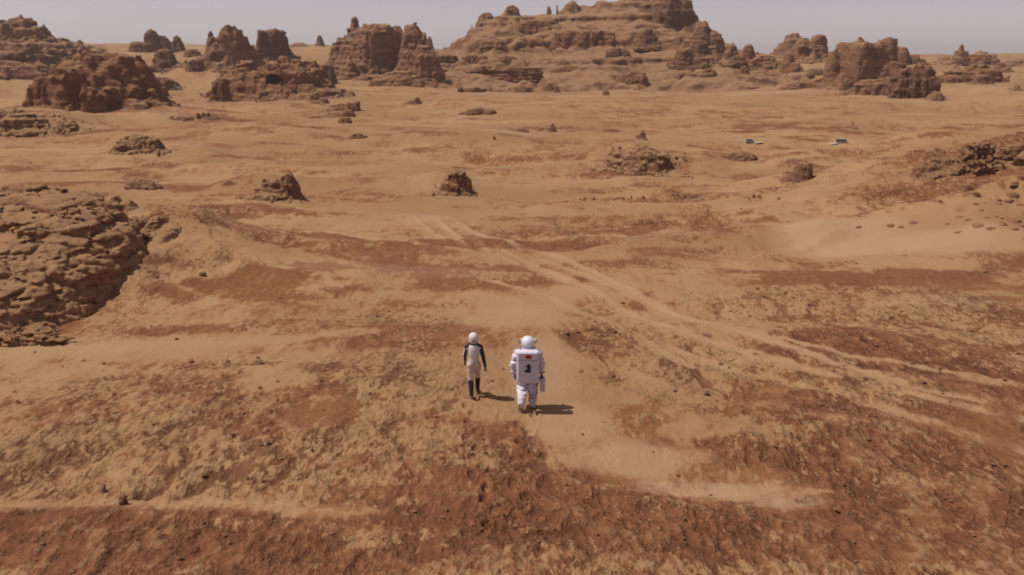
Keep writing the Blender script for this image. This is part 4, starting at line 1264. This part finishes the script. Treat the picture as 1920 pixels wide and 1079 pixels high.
# ------------------------------------------------------------------ the astronaut with the backpack
A0 = person_root('person', 989, 767, 'person in bulky white spacesuit with big white backpack walking away', math.radians(-1))
A0.scale = (.89, .90, .905)
legs = [((-.13, .02, .93), (-.15, .10, .52), .155, .128), ((-.15, .10, .52), (-.165, -.27, .33), .132, .112),
        ((.13, .02, .93), (.14, .10, .50), .150, .122), ((.14, .10, .50), (.145, .06, .15), .120, .105)]
torso = [((0, .0, 1.0), (0, .02, 1.42), .215, .23), ((-.14, .02, 1.02), (.14, .02, 1.02), .17, .17), ((-.20, .02, 1.50), (.20, .02, 1.50), .145, .145),
         ((0, .02, 1.55), (0, .02, 1.68), .14, .13)]
arms = [((-.27, .02, 1.50), (-.355, .0, 1.23), .125, .105), ((-.355, .0, 1.23), (-.375, .08, 1.00), .105, .078),
        ((.27, .02, 1.50), (.36, -.02, 1.22), .125, .105), ((.36, -.02, 1.22), (.375, .03, .98), .105, .078)]
part('body', sdf_mesh(legs + torso + arms, .014, k=.05, wr=(.026, .13), seed=2, fold=(.011, .10)), M_SUIT, A0)
# right boot planted, left boot lifted with its sole turned back
part('boot', sdf_mesh([((.145, .03, .12), (.145, .05, .20), .098, .103), ((.145, .0, .075), (.15, .22, .062), .076, .066)], .012, k=.03, floor=0.0, wr=(.004, .1)), M_BOOTW, A0)
lb = part('boot', sdf_mesh([((-.165, -.29, .33), (-.168, -.35, .26), .108, .10), ((-.168, -.37, .22), (-.165, -.26, .065), .082, .062)], .012, k=.03, floor=0.0, wr=(.004, .1)), M_BOOTW, A0)
rot = __import__('mathutils').Matrix.Rotation(math.radians(-60), 3, 'X')
so = bm_obj('sole', box((.15, .27, .03), (-.168, -.362, .135), .012, rot=None), M_DUSTY, lb, label='dusty tan boot sole turned to the back')
me = so.data
cen = Vector((-.168, -.362, .135))
for v in me.vertices:
    v.co = rot @ (v.co - cen) + cen + Vector((0, -.02, .005))
bm_obj('sole', box((.165, .34, .028), (.148, .105, .014), .012), M_DUSTY, [o for o in A0.children if o.name.startswith('boot')][0], label='dusty tan boot sole on the ground')
for s, w, dn in ((-1, (-.378, .10, .985), (-.1, .15, -1)), (1, (.376, .035, .965), (.08, .0, -1))):
    g = part('glove', hand(s, w, dn, .75, 1.22), M_GREY if s > 0 else M_SUIT, A0)
    bm_obj('cuff_ring', ring(.082, .016, (w[0], w[1] - .01, w[2] + .03)), M_GREY, g, True)
part('helmet', sdf_mesh([((0, .02, 1.78), (0, .02, 1.82), .17, .172)], .011, k=.02, ell=[((0, .03, 1.82), (.187, .195, .182))]), M_HELM, A0)
hel = [o for o in A0.children if o.name.startswith('helmet')][0]
vz = sdf_mesh([((0, .10, 1.80), (0, .115, 1.82), .118, .118)], .012, k=.02, ell=[((0, .105, 1.81), (.135, .12, .115))])
part('visor', vz, M_VISOR, hel, 'dark mirrored visor facing away')
bm_obj('neck_ring', ring(.155, .026, (0, .02, 1.665)), M_PACK2, A0, True)
for s in (-1, 1):
    bm = bmesh.new()
    bmesh.ops.create_cone(bm, cap_ends=True, segments=18, radius1=.052, radius2=.045, depth=.055,
                          matrix=__import__('mathutils').Matrix.Translation((s * .192, .0, 1.875)) @ __import__('mathutils').Matrix.Rotation(math.radians(90), 4, 'Y'))
    bmesh.ops.scale(bm, verts=bm.verts, vec=(1, .8, 1.35), space=__import__('mathutils').Matrix.Translation((-s * .192, 0, -1.875)))
    h = bm_obj('helmet_lamp', bm, M_HELM, hel, label='lamp housing on the side of the helmet')
    bm_obj('lens', box((.02, .055, .095), (s * .222, -.022, 1.875), .008), M_CASED, hel)
bm_obj('marking', box((.018, .012, .018), (.052, -.158, 1.775), .003), M_NAVY, hel, label='small dark mark on the back of the helmet')
bm_obj('marking', box((.012, .045, .06), (.231, -.03, 1.90), .004), M_REDP, hel, label='red mark by the right helmet lamp')
# backpack
bp = bm_obj('backpack', box((.60, .25, .88), (0, -.335, 1.285), .055, 4), M_PACK, A0, True)
bm_obj('upper_cover', box((.50, .035, .20), (0, -.462, 1.595), .014, 2), M_PACK2, bp)
bm_obj('lower_panel', box((.50, .030, .565), (0, -.459, 1.20), .014, 2), M_PACK2, bp)
bm_obj('seam_strip', box((.545, .02, .012), (0, -.455, 1.490), .003, 1), M_GREY, bp)
bm_obj('flag_patch', box((.160, .008, .100), (.02, -.4815, 1.592), .002, 1), M_REDP, bp, label='rectangular red patch')
E = [(-.062, -.085), (.052, -.085), (.052, .005), (.034, .02), (.068, .026), (.070, .048), (.040, .058), (.032, .085), (.006, .098), (-.016, .084),
     (-.024, .058), (-.052, .046), (-.046, .030), (-.020, .022), (-.012, .004), (-.026, -.012), (-.066, -.028)]
bm_obj('emblem', prism([(x * 1.35 + .012, z * 1.35 + 1.27) for x, z in E], -.4775, -.470), M_NAVY, bp, label='dark stacked emblem on the lower panel')
for s in (-1, 1):
    bm_obj('strap', tube([(s * .19, -.24, 1.66), (s * .20, -.10, 1.72), (s * .20, .06, 1.69), (s * .20, .20, 1.55), (s * .19, .22, 1.30)], .02), M_GREY, bp, True)
bm_obj('hose', tube([(.21, -.40, .90), (.25, -.36, .80), (.27, -.25, .74), (.29, -.12, .78), (.33, .0, .86)], .017), M_CASED, bp, True)
for s_, pts_ in ((-1, (-.155, .0, .43)), (1, (.142, .085, .40))):
    bm_obj('knee_band', ring(.124, .010, pts_, sy=1.0, tilt=.25), M_GREY, A0, True)
for s_ in (-1, 1):
    bm_obj('arm_band', ring(.112, .010, (s_ * .318, .005, 1.37), tilt=.1), M_GREY, A0, True)
bm_obj('waist_band', ring(.232, .018, (0, .01, 1.05), sy=.98), M_GREY, A0, True)
bm_obj('wrist_strap', tube([(-.36, .10, .98), (-.335, .09, .90), (-.33, .08, .80), (-.345, .07, .76)], .022), M_GREY, A0, True)

# the case hangs from the right glove
cx, cy, cz = A0.matrix_basis @ Vector((.405, .03, .50))
case = bpy.data.objects.new('carry_case', None); COL.objects.link(case)
case.location = (cx, cy, cz); case.scale = (.92, .92, .92); tag(case, 'pale narrow carrying case with dark handle held in right glove', 'case')
bm_obj('shell', box((.135, .30, .33), (0, 0, .145), .03, 3), M_CASE, case, True)
bm_obj('lid', box((.128, .29, .03), (0, 0, .317), .012, 2), M_PACK2, case, True)
bm_obj('handle', tube([(0, -.07, .325), (0, -.07, .372), (0, -.04, .388), (0, .04, .388), (0, .07, .372), (0, .07, .325)], .013), M_CASED, case, True)
bm_obj('latch', box((.02, .04, .03), (.07, 0, .28), .004, 1), M_CASED, case)

# ------------------------------------------------------------------ the slim figure in white and black
W0 = person_root('person', 889, 745, 'slim person in white and black suit with helmet and black knee boots walking away', math.radians(3))
W0.scale = (.98, .98, .955)
wl = [((-.085, .0, .86), (-.08, -.0, .48), .100, .068), ((.085, .0, .86), (.095, .22, .49), .100, .068),
      ((-.08, .0, .50), (-.065, -.13, .13), .060, .045), ((.095, .22, .49), (.095, .30, .12), .060, .045),
      ((-.06, .0, .90), (.06, .0, .90), .100, .100), ((0, -.0, .95), (0, .0, 1.12), .125, .122), ((0, .0, 1.12), (0, .0, 1.30), .122, .138),
      ((-.14, .0, 1.34), (.14, .0, 1.34), .068, .068), ((0, .0, 1.22), (0, .0, 1.34), .14, .13), ((0, .01, 1.36), (0, .015, 1.46), .06, .055)]
wa = [((-.175, .0, 1.35), (-.225, .06, 1.12), .055, .043), ((-.225, .06, 1.12), (-.215, .20, .93), .043, .032),
      ((.175, .0, 1.35), (.235, -.10, 1.12), .055, .043), ((.235, -.10, 1.12), (.285, -.10, .88), .043, .032)]
body = part('body', sdf_mesh(wl + wa, .011, k=.035, wr=(.006, .1), seed=4), M_VEST, W0)
me = body.data
me.materials.append(M_TROUSER)
n = len(me.polygons); cen_ = np.zeros(n * 3, np.float32); me.polygons.foreach_get('center', cen_); cen_ = cen_.reshape(-1, 3)
me.polygons.foreach_set('material_index', (cen_[:, 2] < .99).astype(np.int32))
# black sleeves drawn over the arms, white stripe down the outside
for s in (-1, 1):
    q = wa[:2] if s < 0 else wa[2:]
    sl = part('sleeve', sdf_mesh([(a, b, ra + .007, rb + .007) for a, b, ra, rb in q], .010, k=.02, wr=(.005, .08), seed=6), M_BLACK, W0, 'black sleeve')
    if s < 0:
        sl['label'] = 'black sleeve with a white outer stripe'
        sl.data.materials.append(M_VEST)
        c2 = np.zeros(len(sl.data.polygons) * 3, np.float32); nn = c2.copy()
        sl.data.polygons.foreach_get('center', c2); sl.data.polygons.foreach_get('normal', nn)
        nn = nn.reshape(-1, 3)
        sl.data.polygons.foreach_set('material_index', (nn[:, 0] < -.55).astype(np.int32))
    w = q[1][1]
    part('glove', hand(s, w, (s * .12, .12, -1), .45, .92), M_BLACK, W0)
# black knee boots
for (k0, a0, toe) in (((-.079, -.02, .44), (-.065, -.14, .12), (-.06, .0, .045)), ((.095, .228, .44), (.095, .30, .10), (.10, .45, .045))):
    part('boot', sdf_mesh([(k0, a0, .070, .052), ((a0[0], a0[1] - .02, .05), toe, .048, .042)], .010, k=.025, floor=0.0), M_BLACK, W0, 'black knee high boot')
wh = part('helmet', sdf_mesh([((0, .01, 1.56), (0, .01, 1.60), .118, .122)], .010, k=.02, ell=[((0, .015, 1.60), (.118, .142, .138)), ((0, -.02, 1.52), (.10, .10, .09))]), M_VEST, W0)
part('visor', sdf_mesh([((0, .08, 1.58), (0, .09, 1.60), .08, .08)], .010, k=.02, ell=[((0, .075, 1.59), (.10, .09, .085))]), M_VISOR, wh, 'dark visor facing away')
bm_obj('rear_panel', box((.10, .02, .05), (0, -.118, 1.545), .008, 2), M_EMBG, wh, label='grey panel low on the back of the helmet')
bm_obj('rim', ring(.112, .010, (0, .02, 1.515), sy=1.1), M_EMBG, wh, True)
bm_obj('neck_seal', ring(.092, .030, (0, .012, 1.455), sy=1.0), M_BLACK, wh, True)
for s in (-1, 1):
    part('shoulder_panel', sdf_mesh([((s * .13, -.01, 1.385), (s * .185, -.01, 1.365), .058, .055)], .010, k=.02), M_BLACK, W0, 'black shoulder panel')
# grey print on the back: a broken ring round a triangle
er = ring(.052, .006, (0, 0, 0), 28, 6)
eb = bm_obj('back_print', er, M_EMBG, W0, True, label='grey ring print between the shoulder blades')
for v in eb.data.vertices:
    v.co = Vector((v.co.x, v.co.z * .5 - .132 + .0, v.co.y * .9 + 1.245))
bm_obj('back_print', prism([(-.030, 1.268), (.030, 1.268), (.0, 1.216)], -.137, -.120), M_EMBG, W0, label='small grey triangle print inside the ring')

# ------------------------------------------------------------------ two low framed panels far out on the plain
def framed_panel(px, py, wpx, hpx, tail, label, tlabel):
    x, y, z = hit(px, py)
    s = y / F
    w = wpx * s
    o = bpy.data.objects.new('framed_panel', None); COL.objects.link(o)
    o.location = (x, y, z); tag(o, label, 'panel', 'framed panels far out on the plain')
    M = __import__('mathutils').Matrix
    tilt = M.Rotation(math.radians(24), 3, 'X')
    hh = hpx * s / math.sin(math.radians(24 + 4)) * .8
    up = .5 * hh * math.sin(math.radians(24)) + .12 * s * 10
    bm_obj('panel', box((w, hh, .05), (0, 0, up + .03), .01, 1, rot=tilt), M_PANEL, o)
    fw = .05 * hh
    for nm, sz, at in (('frame_rail', (w + 2 * fw, fw, .08), (0, hh / 2 + fw / 2, 0)), ('frame_rail', (w + 2 * fw, fw, .08), (0, -hh / 2 - fw / 2, 0)),
                       ('frame_rail', (fw * 1.3, hh, .08), (-w / 2 - fw * .65, 0, 0)), ('frame_rail', (fw * 1.3, hh, .08), (w / 2 + fw * .65, 0, 0))):
        p = tilt @ Vector(at)
        bm = box(sz, (0, 0, 0), .01, 1, rot=tilt)
        for v in bm.verts: v.co += p + Vector((0, 0, up + .03))
        bm_obj(nm, bm, M_WHITEF, o)
    for sx in (-1, 1):
        bm_obj('leg', box((.04, .04, up + .25), (sx * w * .4, hh * .3, up * .5), .01, 1), M_WHITEF, o)
    # pale sheet pegged out beside it
    tx = tail * (w / 2 + 7.5 * s)
    sh = bpy.data.objects.new('ground_sheet', None)
    bm = bmesh.new(); bmesh.ops.create_grid(bm, x_segments=10, y_segments=6, size=.5)
    for v in bm.verts:
        v.co.x *= 13 * s; v.co.y *= hh * 1.4
        v.co.z = .07 + .05 * math.sin(v.co.x * 3) * math.cos(v.co.y * 2.2)
    g = bmesh.ops.extrude_face_region(bm, geom=bm.faces[:])
    for v in [e for e in g['geom'] if isinstance(e, bmesh.types.BMVert)]: v.co.z -= .05
    me = bpy.data.meshes.new('ground_sheet'); bmesh.ops.recalc_face_normals(bm, faces=bm.faces); bm.to_mesh(me); bm.free()
    X, Y = x + tx, y - hh * .9
    t = add_obj('ground_sheet', me, M_SHEET, loc=(X, Y, float(gh(np.float32([X]), np.float32([Y]))[0])))
    tag(t, tlabel, 'sheet')


framed_panel(1405, 270, 15, 5.0, 1, 'smaller dark panel in white frame far out on the sand', 'pale sheet lying on sand right of the smaller framed panel')
framed_panel(1577, 270, 22, 6.2, -1, 'larger dark panel in white frame far out on the sand', 'pale sheet lying on sand left of the larger framed panel')

# ------------------------------------------------------------------ dusty air
bm = bmesh.new(); bmesh.ops.create_cube(bm, size=1)
for v in bm.verts: v.co = Vector((v.co.x * 6400, v.co.y * 6400, -8 if v.co.z < 0 else 40))
me = bpy.data.meshes.new('haze'); bm.to_mesh(me); bm.free()
mh = bpy.data.materials.new('dusty_air'); mh.use_nodes = True
nt = mh.node_tree; nt.nodes.clear()
pv = nt.nodes.new('ShaderNodeVolumePrincipled'); mo = nt.nodes.new('ShaderNodeOutputMaterial')
pv.inputs['Color'].default_value = (.86, .80, .80, 1); pv.inputs['Density'].default_value = 0.00028; pv.inputs['Anisotropy'].default_value = 0.2
nt.links.new(pv.outputs[0], mo.inputs['Volume'])
tag(add_obj('haze', me, mh), 'thin dusty air over the whole plain', kind='stuff')

print('TRIS', sum(r[2] for r in ROCK_STATS), ROCK_STATS)
